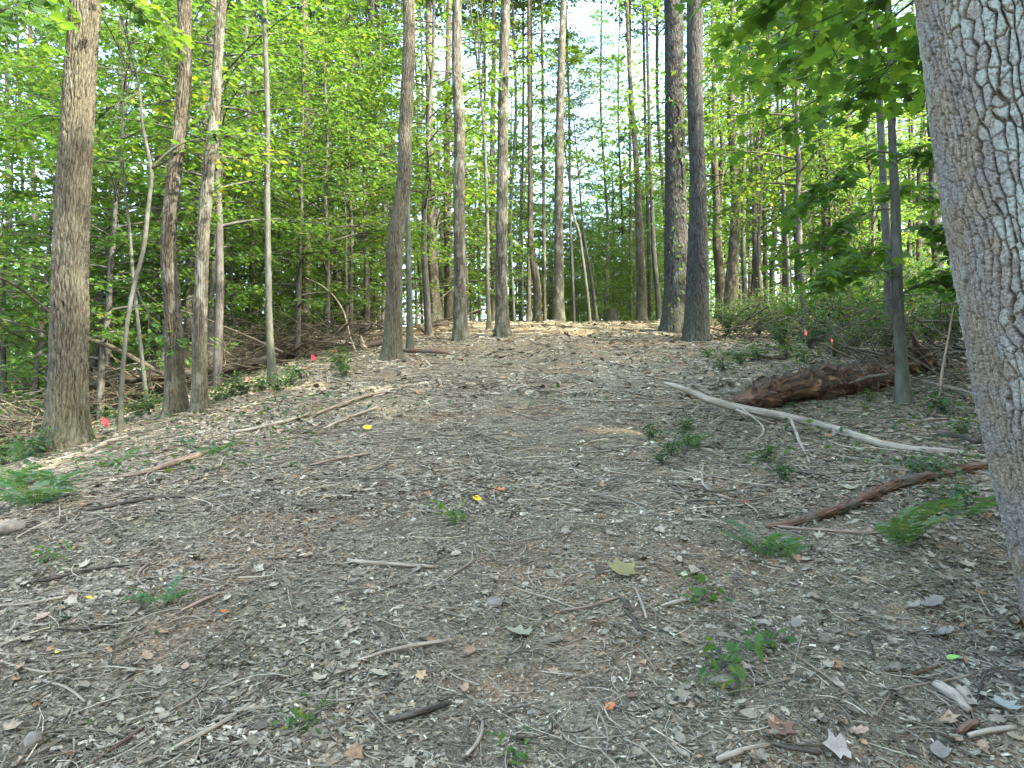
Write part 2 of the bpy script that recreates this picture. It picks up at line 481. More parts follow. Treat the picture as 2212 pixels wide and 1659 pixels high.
def build_ground():
    def grow(a, step, end, k):
        o = []
        while a < end:
            step *= k; a += step; o.append(a)
        return np.array(o)
    xs0 = np.arange(-8, 8.01, 0.07)
    gr = grow(8, 0.07, 420, 1.11)
    xs = np.concatenate([-gr[::-1], xs0, gr])
    ys = np.concatenate([-grow(-1.0, 0.3, 150, 1.25)[::-1], np.arange(1.2, 10, 0.055), np.arange(10, 28, 0.10)])
    ys = np.concatenate([ys, grow(28, 0.10, 520, 1.09)])
    X, Y = np.meshgrid(xs, ys)
    Z = ground_h(X, Y)
    near = (np.abs(X) < 9) & (Y < 16) & (Y > 0)
    Z = Z + np.where(near, 0.010 * fbm(X * 11, Y * 11, 0.2, 21, 2), 0)
    nx, ny = len(xs), len(ys)
    g = Geo()
    i = np.arange(ny - 1)[:, None] * nx; j = np.arange(nx - 1)[None, :]
    q = np.stack([i + j, i + j + 1, i + j + 1 + nx, i + j + nx], -1).reshape(-1, 4)
    g.add(np.stack([X, Y, Z], -1).reshape(-1, 3), quads=q)
    tag(obj('ground', g.mesh('ground', ground_material(), use_rnd=False)), 'sloping forest floor of grey litter and bare reddish soil', None, None, 'structure')
build_ground()

# ------------------------------------------------------------------ trunks
def plates(S, Vv, ncol, cw, chh, seed):
    i0 = np.floor(S); j0 = np.floor(Vv)
    f1 = np.full(S.shape, 9.0); f2 = np.full(S.shape, 9.0)
    id1 = np.zeros(S.shape); d1x = np.zeros(S.shape); d1y = np.zeros(S.shape); d2x = np.zeros(S.shape); d2y = np.zeros(S.shape)
    for di in (-1, 0, 1):
        for dj in (-2, -1, 0, 1, 2):
            ci = np.mod(i0 + di, ncol); cj = j0 + dj
            px = i0 + di + 0.5 + 0.55 * (_hash(ci, cj, ci * 0, seed) - 0.5)
            py = cj + 0.5 + 0.9 * (_hash(ci, cj, ci * 0 + 1, seed) - 0.5) + 0.5 * np.mod(ci, 2)
            ax = (S - px); ay = (Vv - py)
            d = np.sqrt(ax * ax + ay * ay)
            rid = _hash(ci, cj, ci * 0 + 2, seed)
            c1 = d < f1
            c2 = (~c1) & (d < f2)
            f2 = np.where(c1, f1, np.where(c2, d, f2))
            d2x = np.where(c1, d1x, np.where(c2, px, d2x)); d2y = np.where(c1, d1y, np.where(c2, py, d2y))
            id1 = np.where(c1, rid, id1); d1x = np.where(c1, px, d1x); d1y = np.where(c1, py, d1y)
            f1 = np.where(c1, d, f1)
    horiz = np.abs(d1y - d2y) / (np.abs(d1y - d2y) + np.abs(d1x - d2x) + 1e-6)
    return f2 - f1, id1, horiz

def trunk_rings(path, R, sides, spacing, bark=0.012, colw=0.05, cellh=0.16, flare=0.45, seed=0, lobes=5, z_ground=None, dense_to=1e9):
    """one tapered trunk along path (n,3) with radius R(n); furrowed surface and root flare"""
    P = np.asarray(path, float); R = np.asarray(R, float)
    d = np.concatenate([[0], np.cumsum(np.linalg.norm(np.diff(P, axis=0), axis=1))])
    lim = min(d[-1], dense_to)
    u = np.arange(0, lim, spacing)
    if lim < d[-1]:
        u = np.concatenate([u, np.arange(lim, d[-1], 0.35)])
    u = np.append(u, d[-1])
    sp = smooth_path(np.column_stack([P, R]), 600)
    ds = np.concatenate([[0], np.cumsum(np.linalg.norm(np.diff(sp[:, :3], axis=0), axis=1))])
    C = np.stack([np.interp(u, ds, sp[:, k]) for k in range(3)], -1)
    Rr = np.interp(u, ds, sp[:, 3])
    tg = nrm(np.gradient(C, axis=0))
    a = nrm(np.cross(tg, np.array([0.0, 1.0, 0.0])))      # ring starts (seam) away from the camera
    b = np.cross(a, tg)
    th = np.arange(sides) / sides * 2 * np.pi
    U, TH = np.meshgrid(u, th, indexing='ij')
    RR = np.broadcast_to(Rr[:, None], U.shape)
    h = C[:, 2] - (z_ground if z_ground is not None else C[0, 2])
    fl = 1 + flare * np.exp(-np.maximum(h, -0.1) / 0.22)[:, None] * (0.65 + 0.5 * np.sin(TH * lobes + seed) ** 2 + 0.3 * np.sin(TH * 2 + seed * 2)) \
        + flare * 0.25 * np.exp(-np.maximum(h, 0) / 0.9)[:, None]
    cx = np.cos(TH); cy_ = np.sin(TH)
    low = 0.05 * fbm(cx * 1.3 + seed, cy_ * 1.3, U * 0.9, 5, 2)
    k = R[0] / colw
    wx = 0.35 * vnoise(cx * k * 0.6, cy_ * k * 0.6, U / cellh * 0.8, seed + 3)
    rid = 1 - np.abs(vnoise(cx * k + wx, cy_ * k, U / cellh, seed + 11))
    rid2 = 1 - np.abs(vnoise(cx * k * 1.9, cy_ * k * 1.9 + wx, U / cellh * 1.7, seed + 31))
    disp = bark * ((rid - 0.7) * 1.2 + 0.5 * (rid2 - 0.7))
    top = np.full(U.shape, 0.5)
    if sides >= 48:
        ncol = max(6, int(round(2 * math.pi * R[0] / colw)))
        SS = TH / (2 * math.pi) * ncol + 0.6 * vnoise(cx * 3, cy_ * 3, U * 3.0, seed + 5) + 0.25 * vnoise(cx * 9, cy_ * 9, U * 11, seed + 6)
        VV = U / cellh + 0.6 * vnoise(cx * 4, cy_ * 4, U * 4.0, seed + 15)
        e, idp, hz = plates(SS, VV, ncol, colw, cellh, seed + 70)
        top = sstep(0.0, 0.42, e) * (1 - 0.0 * hz)
        top = 1 - (1 - top) * (1 - 0.75 * sstep(0.4, 0.75, hz))
        disp = bark * (1.5 * (top - 0.6) + 0.5 * (idp - 0.5))
        top = top * (0.7 + 0.3 * idp)
    rad = RR * fl * (1 + low) + disp
    V = C[:, None, :] + rad[..., None] * (a[:, None, :] * np.cos(TH)[..., None] + b[:, None, :] * np.sin(TH)[..., None])
    bk = np.stack([cx * RR, cy_ * RR, U - (u[np.argmin(np.abs(h))])], -1) + 0.0
    n = len(u)
    i = np.arange(n - 1)[:, None] * sides; j = np.arange(sides)[None, :]
    q = np.stack([i + j, i + (j + 1) % sides, i + sides + (j + 1) % sides, i + sides + j], -1).reshape(-1, 4)
    g = Geo(); g.add(V.reshape(-1, 3), quads=q, rnd=top.ravel(), bk=bk.reshape(-1, 3))
    return g, C, Rr

# ------------------------------------------------------------------ foliage generators
def branchy(seed, H, spread, nb, leaf, z0, ntw=8, nlf=11, elev=(8, 35), shape='simple', trunk_r=0.06, dome=0.6, droop=0.25, sides=4, jit=0.35, lean=0.3, stemtop=1.0):
    """a small tree: stem, limbs and flat leaf sprays. returns Geo stem, Geo limbs, Geo leaves (origin at the foot)"""
    r = np.random.default_rng(seed)
    n = 12
    t = np.linspace(0, 1, n)
    wob = np.cumsum(r.normal(0, 0.02 * H / n * 2.2, (n, 2)), axis=0)
    stem = np.stack([wob[:, 0] + lean * t * r.normal(0, 0.4), wob[:, 1] + lean * t * r.normal(0, 0.4), t * H * stemtop], -1)
    srad = trunk_r * (1 - 0.88 * t)
    gs = Geo()
    vv, qq, tt, bk = tubes(np.concatenate([[stem[0] - [0, 0, 0.4]], stem])[None], np.concatenate([[srad[0] * 1.25], srad])[None], 8)
    gs.add(vv, tt, qq, bk=bk)
    gl = Geo(); gf = Geo()
    hs = z0 + (1 - z0) * (np.arange(nb) + r.random(nb)) / nb
    az = np.arange(nb) * 2.399 + r.normal(0, 0.4, nb)
    prof = np.sin(np.pi * np.clip(0.22 + 0.74 * (hs - z0) / (1 - z0), 0, 1)) ** dome
    L = spread * prof * r.uniform(0.65, 1.15, nb)
    el = np.radians(r.uniform(*elev, nb)) + 0.35 * np.clip((hs - 0.75) * 3, 0, 1)
    p0 = np.stack([np.interp(hs * H * stemtop, stem[:, 2], stem[:, k]) for k in range(3)], -1)
    m = 7
    s = np.linspace(0, 1, m)
    dirh = np.stack([np.cos(az), np.sin(az), np.zeros(nb)], -1)
    side = np.stack([-np.sin(az), np.cos(az), np.zeros(nb)], -1)
    bend = r.normal(0, 0.15, nb)
    P = p0[:, None, :] + dirh[:, None, :] * (L[:, None] * s * np.cos(el)[:, None])[..., None] \
        + side[:, None, :] * (L[:, None] * bend[:, None] * s**2)[..., None]
    P[..., 2] += L[:, None] * (np.sin(el)[:, None] * s - droop * s**2)
    Rb = np.interp(hs, t, srad)[:, None] * 0.45 * (1 - 0.85 * s) + 0.003
    vv, qq, tt, bk = tubes(P, Rb, sides, cap=False)
    gl.add(vv, None, qq, bk=bk)
    # side twigs lie in the plane of the spray
    ts = np.linspace(0.25, 0.98, ntw)
    TP = []; TD = []; TL = []
    for q, tq in enumerate(ts):
        f = tq * (m - 1); i0 = min(int(f), m - 2); fr = f - i0
        pp = P[:, i0] * (1 - fr) + P[:, i0 + 1] * fr
        fw = nrm(P[:, i0 + 1] - P[:, i0])
        sgn = 1 if q % 2 else -1
        ang = np.radians(r.uniform(35, 60, nb)) * sgn
        sd = nrm(np.cross(fw, np.array([0, 0, 1.0])))
        dd = fw * np.cos(ang)[:, None] + sd * np.sin(ang)[:, None]
        dd[:, 2] += r.normal(0, 0.12, nb) - 0.05
        TP.append(pp); TD.append(nrm(dd)); TL.append(L * (0.62 - 0.42 * tq) * r.uniform(0.6, 1.15, nb))
    TP.append(P[:, -1]); TD.append(nrm(P[:, -1] - P[:, -2])); TL.append(L * 0.22)
    TP = np.concatenate(TP); TD = np.concatenate(TD); TL = np.concatenate(TL)
    w = np.linspace(0, 1, 3)
    TPts = TP[:, None, :] + TD[:, None, :] * (TL[:, None] * w)[..., None]
    TPts[..., 2] -= (TL[:, None] * 0.12 * w**2)
    vv, qq, tt, bk = tubes(TPts, 0.0045 * (1.3 - w)[None, :].repeat(len(TP), 0), 3, cap=False)
    gl.add(vv, None, qq, bk=bk)
    nl = nlf
    k = (np.arange(nl) + 0.5) / nl
    LP = TP[:, None, :] + TD[:, None, :] * (TL[:, None] * k)[..., None]
    LP[..., 2] -= TL[:, None] * 0.12 * k**2
    sd = nrm(np.cross(TD, np.array([0, 0, 1.0])))
    sg = np.where(np.arange(nl) % 2 == 0, 1.0, -1.0)
    LD = TD[:, None, :] * 0.7 + sd[:, None, :] * sg[None, :, None] + r.normal(0, 0.3, LP.shape)
    LP = LP + r.normal(0, leaf * 0.35, LP.shape)
    LN = np.array([0, 0, 1.0]) + r.normal(0, jit, LP.shape)
    LD[..., 2] -= 0.25
    LP = LP.reshape(-1, 3); LD = LD.reshape(-1, 3); LN = LN.reshape(-1, 3)
    keep = r.random(len(LP)) < 0.9
    LP, LD, LN = LP[keep], LD[keep], LN[keep]
    vv, tt, rd = leaves(LP, LD, LN, leaf * r.uniform(0.65, 1.25, len(LP)), shape, r.uniform(-0.2, 0.2, len(LP)), np.clip(r.normal(0.45, 0.22, len(LP)), 0, 1))
    gf.add(vv, tt, rnd=rd)
    return gs, gl, gf

# shared prototypes
UND = []      # understory trees: stem, limbs, leaves meshes
for k, (H, spd, nb, lf, z0, ntw, nlf) in enumerate([
        (7.5, 2.3, 30, 0.125, 0.22, 9, 9), (9.5, 2.6, 34, 0.135, 0.25, 9, 9), (6.0, 2.2, 26, 0.12, 0.15, 9, 9),
        (11.0, 2.9, 38, 0.145, 0.28, 9, 9), (8.5, 2.0, 32, 0.125, 0.12, 8, 9)]):
    gs, gl, gf = branchy(100 + k, H, spd, nb, lf, z0, ntw, nlf, trunk_r=0.045 + 0.004 * H)
    UND.append((H, gs.mesh('sapling_stem', M['bark_thin'], use_rnd=False, use_bk=True), gl.mesh('sapling_limbs', M['bark_thin'], use_rnd=False, use_bk=True),
                gf.mesh('sapling_leaves', M['leaf'], smooth=False)))
HIGH = []     # tall forest crowns, unit: crown starting at the origin, 11 m high
for k, (spd, nb, lf) in enumerate([(4.2, 46, 0.21), (3.6, 42, 0.20), (4.8, 50, 0.22)]):
    gs, gl, gf = branchy(200 + k, 11.0, spd, nb, lf, 0.06, 10, 11, elev=(15, 45), trunk_r=0.12, dome=0.7, droop=0.2)
    gl.f4 += []
    HIGH.append((gs.mesh('crown_leader', M['bark_brown'], use_rnd=False, use_bk=True), gl.mesh('crown_limbs', M['bark_thin'], use_rnd=False, use_bk=True), gf.mesh('crown_leaves', M['leaf_high'], smooth=False)))

SPARSE = []
for k, (spd, nb, lf) in enumerate([(4.2, 24, 0.19), (3.8, 22, 0.18)]):
    gs, gl, gf = branchy(220 + k, 11.0, spd, nb, lf, 0.06, 8, 6, elev=(15, 45), trunk_r=0.12, dome=0.7, droop=0.2)
    SPARSE.append((None, gl.mesh('crown_limbs', M['bark_thin'], use_rnd=False, use_bk=True), gf.mesh('crown_leaves', M['leaf_high'], smooth=False)))

def add_crown(root, top, scale, k, rz, leader=True, sparse=False):
    s, l, f = SPARSE[k % 2] if sparse else HIGH[k % 3]
    lm = obj('limbs', l, root, top, (0, 0, rz), (scale,) * 3)
    if leader: obj('leader', s, lm)
    obj('crown', f, root, top, (0, 0, rz), (scale,) * 3)

# ------------------------------------------------------------------ trees traced as to place and lean, each at its own distance
def tree(name, label, pts, D=None, mat='bark_grey', H=21.0, seed=0, sides=24, spacing=0.09, bark=0.010, colw=0.05, cellh=0.15, flare=0.4,
         crown=1.0, crown_k=0, group=None, fork=None, dy=0.0, crown_at=None, moreparts=None):
    x0, y0, w0 = pts[0]
    if D is None:
        h = hit(x0, y0)
    else:
        d = at_depth(x0, y0, D)
        h = np.array([d[0], D, float(ground_h(d[0], D))])
    D = h[1]
    root = empty(name, h, label, 'tree', group)
    P = []; R = []
    for i, (vx, vy, w) in enumerate(pts):
        yy = D + dy * i
        p = at_depth(vx, vy, yy)
        if i == 0: p[2] = h[2] - 0.0
        if len(P) and p[2] <= P[-1][2] + 0.05: continue
        P.append(p); R.append(0.445 * w * yy / FV)
    P = np.array(P); R = np.array(R)
    up = nrm(P[-1] - P[-2]); up = nrm(up + np.array([0, 0, 1.5]))
    topz = h[2] + H
    ext = []
    z = P[-1][2]
    if topz > z + 0.5:
        for f in np.linspace(0.2, 1.0, 5):
            q = P[-1] + (up / up[2]) * (topz - z) * f
            ext.append((q, R[-1] * (1 - 0.75 * f)))
    P = np.concatenate([[P[0] - [0, 0, 0.35]], P] + ([[e[0] for e in ext]] if ext else []))
    R = np.concatenate([[R[0]], R] + ([[e[1] for e in ext]] if ext else []))
    g, C, Rr = trunk_rings(P - h, R, sides, spacing, bark, colw, cellh, flare, seed, 4 + seed % 3, z_ground=0.0, dense_to=max(2.0, min(H, (at_depth(pts[-1][0], 0, D)[2] - h[2]) + 0.8)))
    obj('trunk', g.mesh('trunk', M[mat], use_rnd=True, use_bk=True), root)
    if crown:
        if D < 21: crown *= 0.7
        ca = crown_at if crown_at is not None else max(H - 6.0 * crown, 0.45 * H)
        i = np.argmin(np.abs(C[:, 2] - ca))
        add_crown(root, C[i], crown, crown_k + seed, seed * 1.3, leader=False, sparse=D < 26)
    if fork:
        for fp in fork:
            Pf = np.array([at_depth(vx, vy, D) - h for vx, vy, w in fp]); Rf = np.array([0.5 * w * D / FV for _, _, w in fp])
            Ps = smooth_path(np.column_stack([Pf, Rf]), 14)
            vv, qq, tt, bk = tubes(Ps[None, :, :3], Ps[None, :, 3], 8)
            gg = Geo().add(vv, tt, qq, bk=bk)
            obj('limb', gg.mesh('limb', M[mat], use_rnd=False, use_bk=True), root)
    return root, h, D

T = {}
T['oak'] = tree('oak_tree', 'thick oak with furrowed grey bark and flared base at the left edge', [(143, 965, 84), (146, 860, 80), (149, 700, 78), (152, 553, 75), (159, 400, 74), (166, 300, 72), (174, 150, 70), (185, 0, 68)],
     mat='bark_oak', H=22, seed=1, sides=150, spacing=0.026, bark=0.018, colw=0.042, cellh=0.13, flare=0.42, crown=1.1)
T['A'] = tree('oak_tree', 'dark mossy based trunk with a kink, left one of the close pair beside the brush', [(381, 895, 42), (378, 800, 40), (371, 640, 36), (364, 553, 34), (366, 480, 33), (374, 400, 32), (388, 290, 31), (397, 200, 31), (398, 0, 30)],
     mat='bark_brown', H=20, seed=2, sides=84, spacing=0.03, bark=0.014, flare=0.5, colw=0.04)
T['B'] = tree('hickory_tree', 'pale grey straight trunk leaning right, right one of the close pair beside the brush', [(431, 890, 33), (431, 780, 31), (434, 640, 29), (440, 500, 28), (453, 340, 27), (463, 260, 22), (470, 130, 21), (477, 30, 21), (480, 0, 20)],
     mat='bark_grey', H=19, seed=3, sides=72, spacing=0.03, bark=0.012, colw=0.036)
T['C'] = tree('hickory_tree', 'sunlit tan trunk just behind the pale leaning trunk on the left', [(406, 790, 23), (412, 620, 22), (424, 440, 20), (437, 280, 19), (448, 150, 18), (458, 30, 17)], D=15.5, mat='bark_grey', H=22, seed=4)
T['D'] = tree('oak_tree', 'sun patched trunk half hidden behind the dark kinked trunk', [(333, 800, 32), (338, 640, 30), (342, 480, 30), (349, 330, 30), (359, 170, 29), (371, 30, 26)], D=16.5, mat='bark_brown', H=23, seed=5, sides=36)
T['H'] = tree('oak_tree', 'double toned trunk with a sunlit strip between the big left oak and forked sapling', [(236, 745, 20), (239, 600, 20), (246, 480, 19), (258, 380, 17), (262, 250, 16), (262, 100, 15)], D=19.5, mat='bark_brown', H=20, seed=6)
T['I'] = tree('maple_tree', 'slender pale grey trunk standing alone above the left row of green cover', [(588, 832, 19), (582, 700, 16), (579, 553, 14), (577, 420, 14), (578, 260, 12), (574, 120, 12), (570, 0, 11)], mat='bark_smooth', H=15, seed=7, crown=0.7, sides=30)
T['J'] = tree('oak_tree', 'ivy patched straight trunk at the right end of the brush tangle', [(661, 755, 24), (662, 650, 21), (663, 553, 20), (661, 420, 19), (664, 280, 19), (659, 130, 19), (657, 0, 18)], D=19, mat='bark_brown', H=22, seed=8, sides=36)
T['K'] = tree('oak_tree', 'slim orange lit trunk in the wood left of the leaning path tree', [(735, 668, 14), (735, 553, 13), (736, 420, 12), (738, 280, 11), (740, 100, 10)], D=29, mat='bark_grey', H=22, seed=9)
T['L'] = tree('oak_tree', 'tall trunk with a bend low down and a broad foot, left edge of the path', [(847, 775, 42), (850, 700, 38), (852, 600, 36), (853, 530, 35), (862, 460, 35), (871, 400, 34), (876, 267, 31), (880, 180, 30), (884, 90, 29), (883, 0, 28)],
     mat='bark_oak', H=23, seed=10, sides=84, spacing=0.035, bark=0.014, flare=0.3, colw=0.04)
T['L2'] = tree('maple_tree', 'thin grey trunk close behind the bent trunk at the path edge', [(886, 758, 16), (884, 650, 14), (882, 553, 13), (881, 440, 11), (883, 300, 9)], mat='bark_smooth', H=11, seed=11, crown=0.5, sides=20)
T['M'] = tree('hickory_tree', 'evenly round grey trunk with a slight high kink, left of the path crest', [(995, 735, 33), (993, 640, 29), (993, 553, 28), (992, 430, 27), (992, 260, 25), (987, 170, 24), (986, 80, 22), (988, 0, 21)],
     mat='bark_grey', H=23, seed=12, sides=64, spacing=0.04, bark=0.012, colw=0.045)
T['N'] = tree('hickory_tree', 'straight trunk banded with sun, nearest the path crest on its left', [(1085, 728, 31), (1084, 640, 28), (1083, 553, 27), (1085, 400, 26), (1087, 250, 25), (1089, 120, 23), (1092, 0, 22)],
     mat='bark_grey', H=24, seed=13, sides=64, spacing=0.04, bark=0.012, colw=0.045)
T['O'] = tree('oak_tree', 'leaning grey trunk behind the bent path tree, its foot beside a log', [(943, 706, 30), (937, 620, 26), (934, 553, 24), (931, 440, 21), (929, 300, 19), (927, 170, 18), (926, 0, 16)], D=23, mat='bark_grey', H=23, seed=14, sides=32)
T['P'] = tree('oak_tree', 'grey trunk set back between two larger trunks left of the crest', [(970, 697, 21), (968, 553, 20), (966, 420, 18), (965, 300, 16), (968, 150, 15)], D=26, mat='bark_brown', H=22, seed=15)
T['Q'] = tree('maple_tree', 'very thin pole tree that forks high, right beside the sun banded trunk', [(1056, 725, 11), (1053, 620, 10), (1053, 500, 9), (1050, 400, 8), (1044, 260, 7), (1037, 180, 6)], D=19.5, mat='bark_smooth', H=9.5, seed=16, crown=0.5, sides=14, crown_at=6.5,
     fork=[[(1037, 182, 6), (1029, 120, 4.5), (1018, 30, 3.5), (1012, -40, 2)], [(1040, 200, 5), (1044, 120, 4), (1041, 40, 3), (1042, -40, 2)]])
T['R'] = tree('oak_tree', 'shadowed trunk behind the thin forked pole tree', [(1067, 695, 14), (1065, 553, 13), (1064, 400, 13), (1064, 250, 12), (1067, 120, 11), (1066, 30, 10)], D=29, mat='bark_brown', H=24, seed=17)
T['S'] = tree('oak_tree', 'tall straight grey trunk at the crest in the middle of the view', [(1207, 692, 29), (1207, 620, 25), (1207, 553, 23), (1208, 400, 22), (1209, 260, 20), (1213, 120, 18), (1217, 0, 15)], D=24, mat='bark_grey', H=24, seed=18, sides=36, spacing=0.06)
T['Tt'] = tree('oak_tree', 'brown trunk with a curved foot, left of the tall crest trunk', [(1160, 683, 20), (1160, 620, 19), (1153, 570, 18), (1147, 520, 15), (1146, 420, 13), (1145, 320, 12), (1143, 150, 10)], D=28, mat='bark_brown', H=22, seed=19)
T['T2'] = tree('oak_tree', 'slim trunk touching the curved foot trunk at the crest', [(1142, 683, 11), (1143, 553, 10), (1145, 440, 9), (1147, 250, 8)], D=30, mat='bark_brown', H=18, seed=20, crown=0.7)
T['V'] = tree('maple_tree', 'thin leaning grey stem beyond the crest, tilted to the left', [(1274, 690, 8), (1267, 620, 7.5), (1258, 553, 7), (1250, 500, 6.5), (1240, 470, 6)], D=29, mat='bark_smooth', H=9, seed=22, crown=0.45, sides=12)
T['V2'] = tree('maple_tree', 'dark thin leaning stem beside the grey leaning stem beyond the crest', [(1289, 690, 9), (1281, 630, 8), (1273, 573, 7), (1262, 520, 6)], D=28, mat='bark_dark', H=8, seed=23, crown=0.45, sides=12)
T['W'] = tree('oak_tree', 'brown trunk narrowing upward beyond the crest, left of the twin oaks', [(1386, 688, 25), (1385, 620, 23), (1383, 553, 21), (1379, 450, 17), (1373, 330, 14), (1363, 200, 11), (1356, 60, 9)], D=25, mat='bark_brown', H=20, seed=24, sides=30)
T['X'] = tree('oak_tree', 'slim dark trunk tilted left, close by the left side of the twin oaks', [(1424, 686, 14), (1419, 620, 13), (1413, 553, 12), (1409, 450, 10), (1403, 300, 9)], D=27, mat='bark_dark', H=18, seed=25, crown=0.7)
T['Y1'] = tree('oak_tree', 'thick dark oak with a climbing vine, left of the joined twin pair', [(1458, 718, 64), (1460, 650, 59), (1461, 563, 55), (1460, 432, 52), (1458, 280, 47), (1456, 130, 46), (1455, 0, 45)],
     mat='bark_dark', H=24, seed=26, sides=90, spacing=0.035, bark=0.016, flare=0.22)
T['Y2'] = tree('oak_tree', 'grey green oak with dark moss streaks, right of the joined twin pair', [(1504, 735, 58), (1506, 650, 54), (1507, 563, 50), (1509, 440, 40), (1503, 280, 37), (1501, 130, 38), (1501, 0, 38)],
     mat='bark_dark', H=23, seed=27, sides=80, spacing=0.035, bark=0.014, flare=0.25)
T['Z1'] = tree('oak_tree', 'leaning trunk that splits in two halfway, behind the twin oaks on the right', [(1558, 670, 26), (1555, 600, 24), (1549, 520, 22), (1549, 440, 18), (1544, 350, 15), (1543, 250, 11), (1540, 100, 9)], D=25, mat='bark_brown', H=19, seed=28, fork=[[(1551, 470, 14), (1558, 370, 13), (1561, 310, 12), (1556, 270, 10)]])
T['Z2'] = tree('hickory_tree', 'ridged grey brown trunk just right of the twin oaks', [(1576, 672, 30), (1580, 600, 27), (1587, 500, 24), (1589, 420, 22), (1583, 330, 20), (1579, 230, 19), (1582, 120, 16), (1583, 40, 14)], D=23, mat='bark_grey', H=22, seed=29, sides=36)
T['AA'] = tree('maple_tree', 'pale slim stem right of the ridged trunk', [(1610, 655, 13), (1606, 553, 12), (1606, 440, 11), (1608, 300, 10), (1609, 200, 8)], D=26, mat='bark_smooth', H=15, seed=30, crown=0.6)
T['BB'] = tree('oak_tree', 'dark trunk that forks into two thin wavy tops on the right', [(1640, 655, 23), (1636, 600, 20), (1632, 500, 17), (1628, 400, 10), (1622, 280, 8), (1621, 190, 6)], D=27, mat='bark_brown', H=15, seed=31, crown=0.6, fork=[[(1634, 520, 13), (1638, 380, 10), (1637, 300, 9), (1643, 280, 9), (1641, 200, 7), (1640, 120, 4)]])
T['CC'] = tree('maple_tree', 'thin pale pole tree bowed to the left behind the right shrubs', [(1703, 690, 11), (1701, 553, 9), (1694, 440, 9), (1686, 330, 8), (1684, 260, 7), (1678, 200, 6), (1668, 150, 5)], D=20, mat='bark_smooth', H=10, seed=32, crown=0.5, sides=14, crown_at=7)
T['DD'] = tree('oak_tree', 'slim trunk dark on one side behind the right shrubs', [(1724, 665, 15), (1722, 553, 14), (1721, 440, 13), (1722, 330, 11), (1722, 200, 9)], D=25, mat='bark_dark', H=18, seed=33, crown=0.7)
T['EE'] = tree('oak_tree', 'straight dark trunk standing clear in the wood on the right', [(1787, 668, 23), (1785, 553, 21), (1783, 440, 20), (1777, 330, 18), (1774, 240, 17), (1772, 150, 15), (1770, 60, 14)], D=22, mat='bark_brown', H=19, seed=34, sides=32)
T['FF'] = tree('oak_tree', 'broad blurred brown trunk behind the right shrubs, left of the pale sapling', [(1826, 655, 34), (1826, 553, 31), (1827, 440, 29), (1828, 300, 27), (1830, 150, 25)], D=27, mat='bark_brown', H=22, seed=35, sides=30)
T['HH'] = tree('maple_tree', 'bluish grey trunk directly behind the pale sapling on the right', [(1926, 775, 22), (1922, 680, 20), (1917, 553, 19), (1911, 440, 18), (1905, 330, 17), (1899, 200, 16)], D=13.5, mat='bark_smooth', H=14, seed=36, crown=0.7, sides=24)
T['II'] = tree('oak_tree', 'dim trunk seen between the pale sapling and the large right trunk', [(2028, 690, 25), (2024, 553, 23), (2018, 440, 22), (2014, 300, 21), (2008, 180, 20)], D=21, mat='bark_dark', H=20, seed=37)
T['GG'] = tree('maple_tree', 'pale smooth grey sapling trunk in front of the rotten log on the right', [(1953, 872, 32), (1947, 780, 27), (1940, 660, 25), (1936, 553, 24), (1934, 440, 22), (1927, 300, 19), (1926, 170, 18), (1922, 60, 16), (1918, 0, 15)],
     mat='bark_smooth', H=10.5, seed=38, sides=40, spacing=0.05, bark=0.003, crown=0.55, flare=0.35)
T['E'] = tree('maple_tree', 'thin grey sapling that forks into a wide Y, right of the left oak', [(259, 938, 11), (266, 800, 10), (276, 690, 10), (291, 610, 10), (307, 553, 10), (320, 450, 10), (327, 370, 9), (318, 320, 8), (308, 270, 7), (303, 210, 6), (297, 165, 5), (280, 110, 5), (273, 60, 4), (279, 0, 4)],
     mat='bark_smooth', H=9, seed=39, sides=16, crown=0.45, crown_at=5.5, bark=0.002, colw=0.03,
     fork=[[(328, 365, 7), (345, 345, 6), (368, 325, 5), (395, 310, 4), (430, 300, 3)], [(297, 168, 4), (270, 130, 3.5), (245, 80, 3), (222, 40, 2)]])
T['F'] = tree('maple_tree', 'thin crooked sapling crossing the forked one at the left', [(319, 895, 11), (312, 820, 9), (303, 740, 9), (293, 650, 8), (287, 590, 8), (280, 500, 7), (272, 430, 6), (266, 350, 5)], mat='bark_smooth', H=6.5, seed=40, sides=14, crown=0.35, crown_at=4.6, bark=0.002, colw=0.03)
T['G'] = tree('maple_tree', 'whitish twig thin sapling by the far left edge', [(13, 968, 6), (17, 850, 5), (21, 760, 4), (28, 690, 3)], mat='bark_smooth', H=3.0, seed=41, sides=10, crown=0, bark=0.0)

def where(vx, D, deep=(19, 27, 38)):
    ph = ''
    for lim, t in [(100, 'left of the big left oak'), (330, 'behind the forked sapling'), (500, 'behind the close pair of left trunks'), (640, 'behind the slender pale left trunk'), (820, 'behind the ivy patched trunk'),
                   (960, 'behind the bent path tree'), (1100, 'behind the sun banded trunk'), (1260, 'behind the tall crest trunk'), (1430, 'in the gap left of the twin oaks'), (1560, 'behind the twin oaks'),
                   (1700, 'right of the ridged trunk'), (1850, 'around the straight dark right trunk'), (2000, 'behind the pale right sapling'), (9999, 'behind the huge right oak')]:
        if vx < lim:
            ph = t; break
    k = sum(D > q for q in deep)
    return ph, ['front row, ', 'second row, ', 'deep in the wood, ', 'farthest back, '][k]

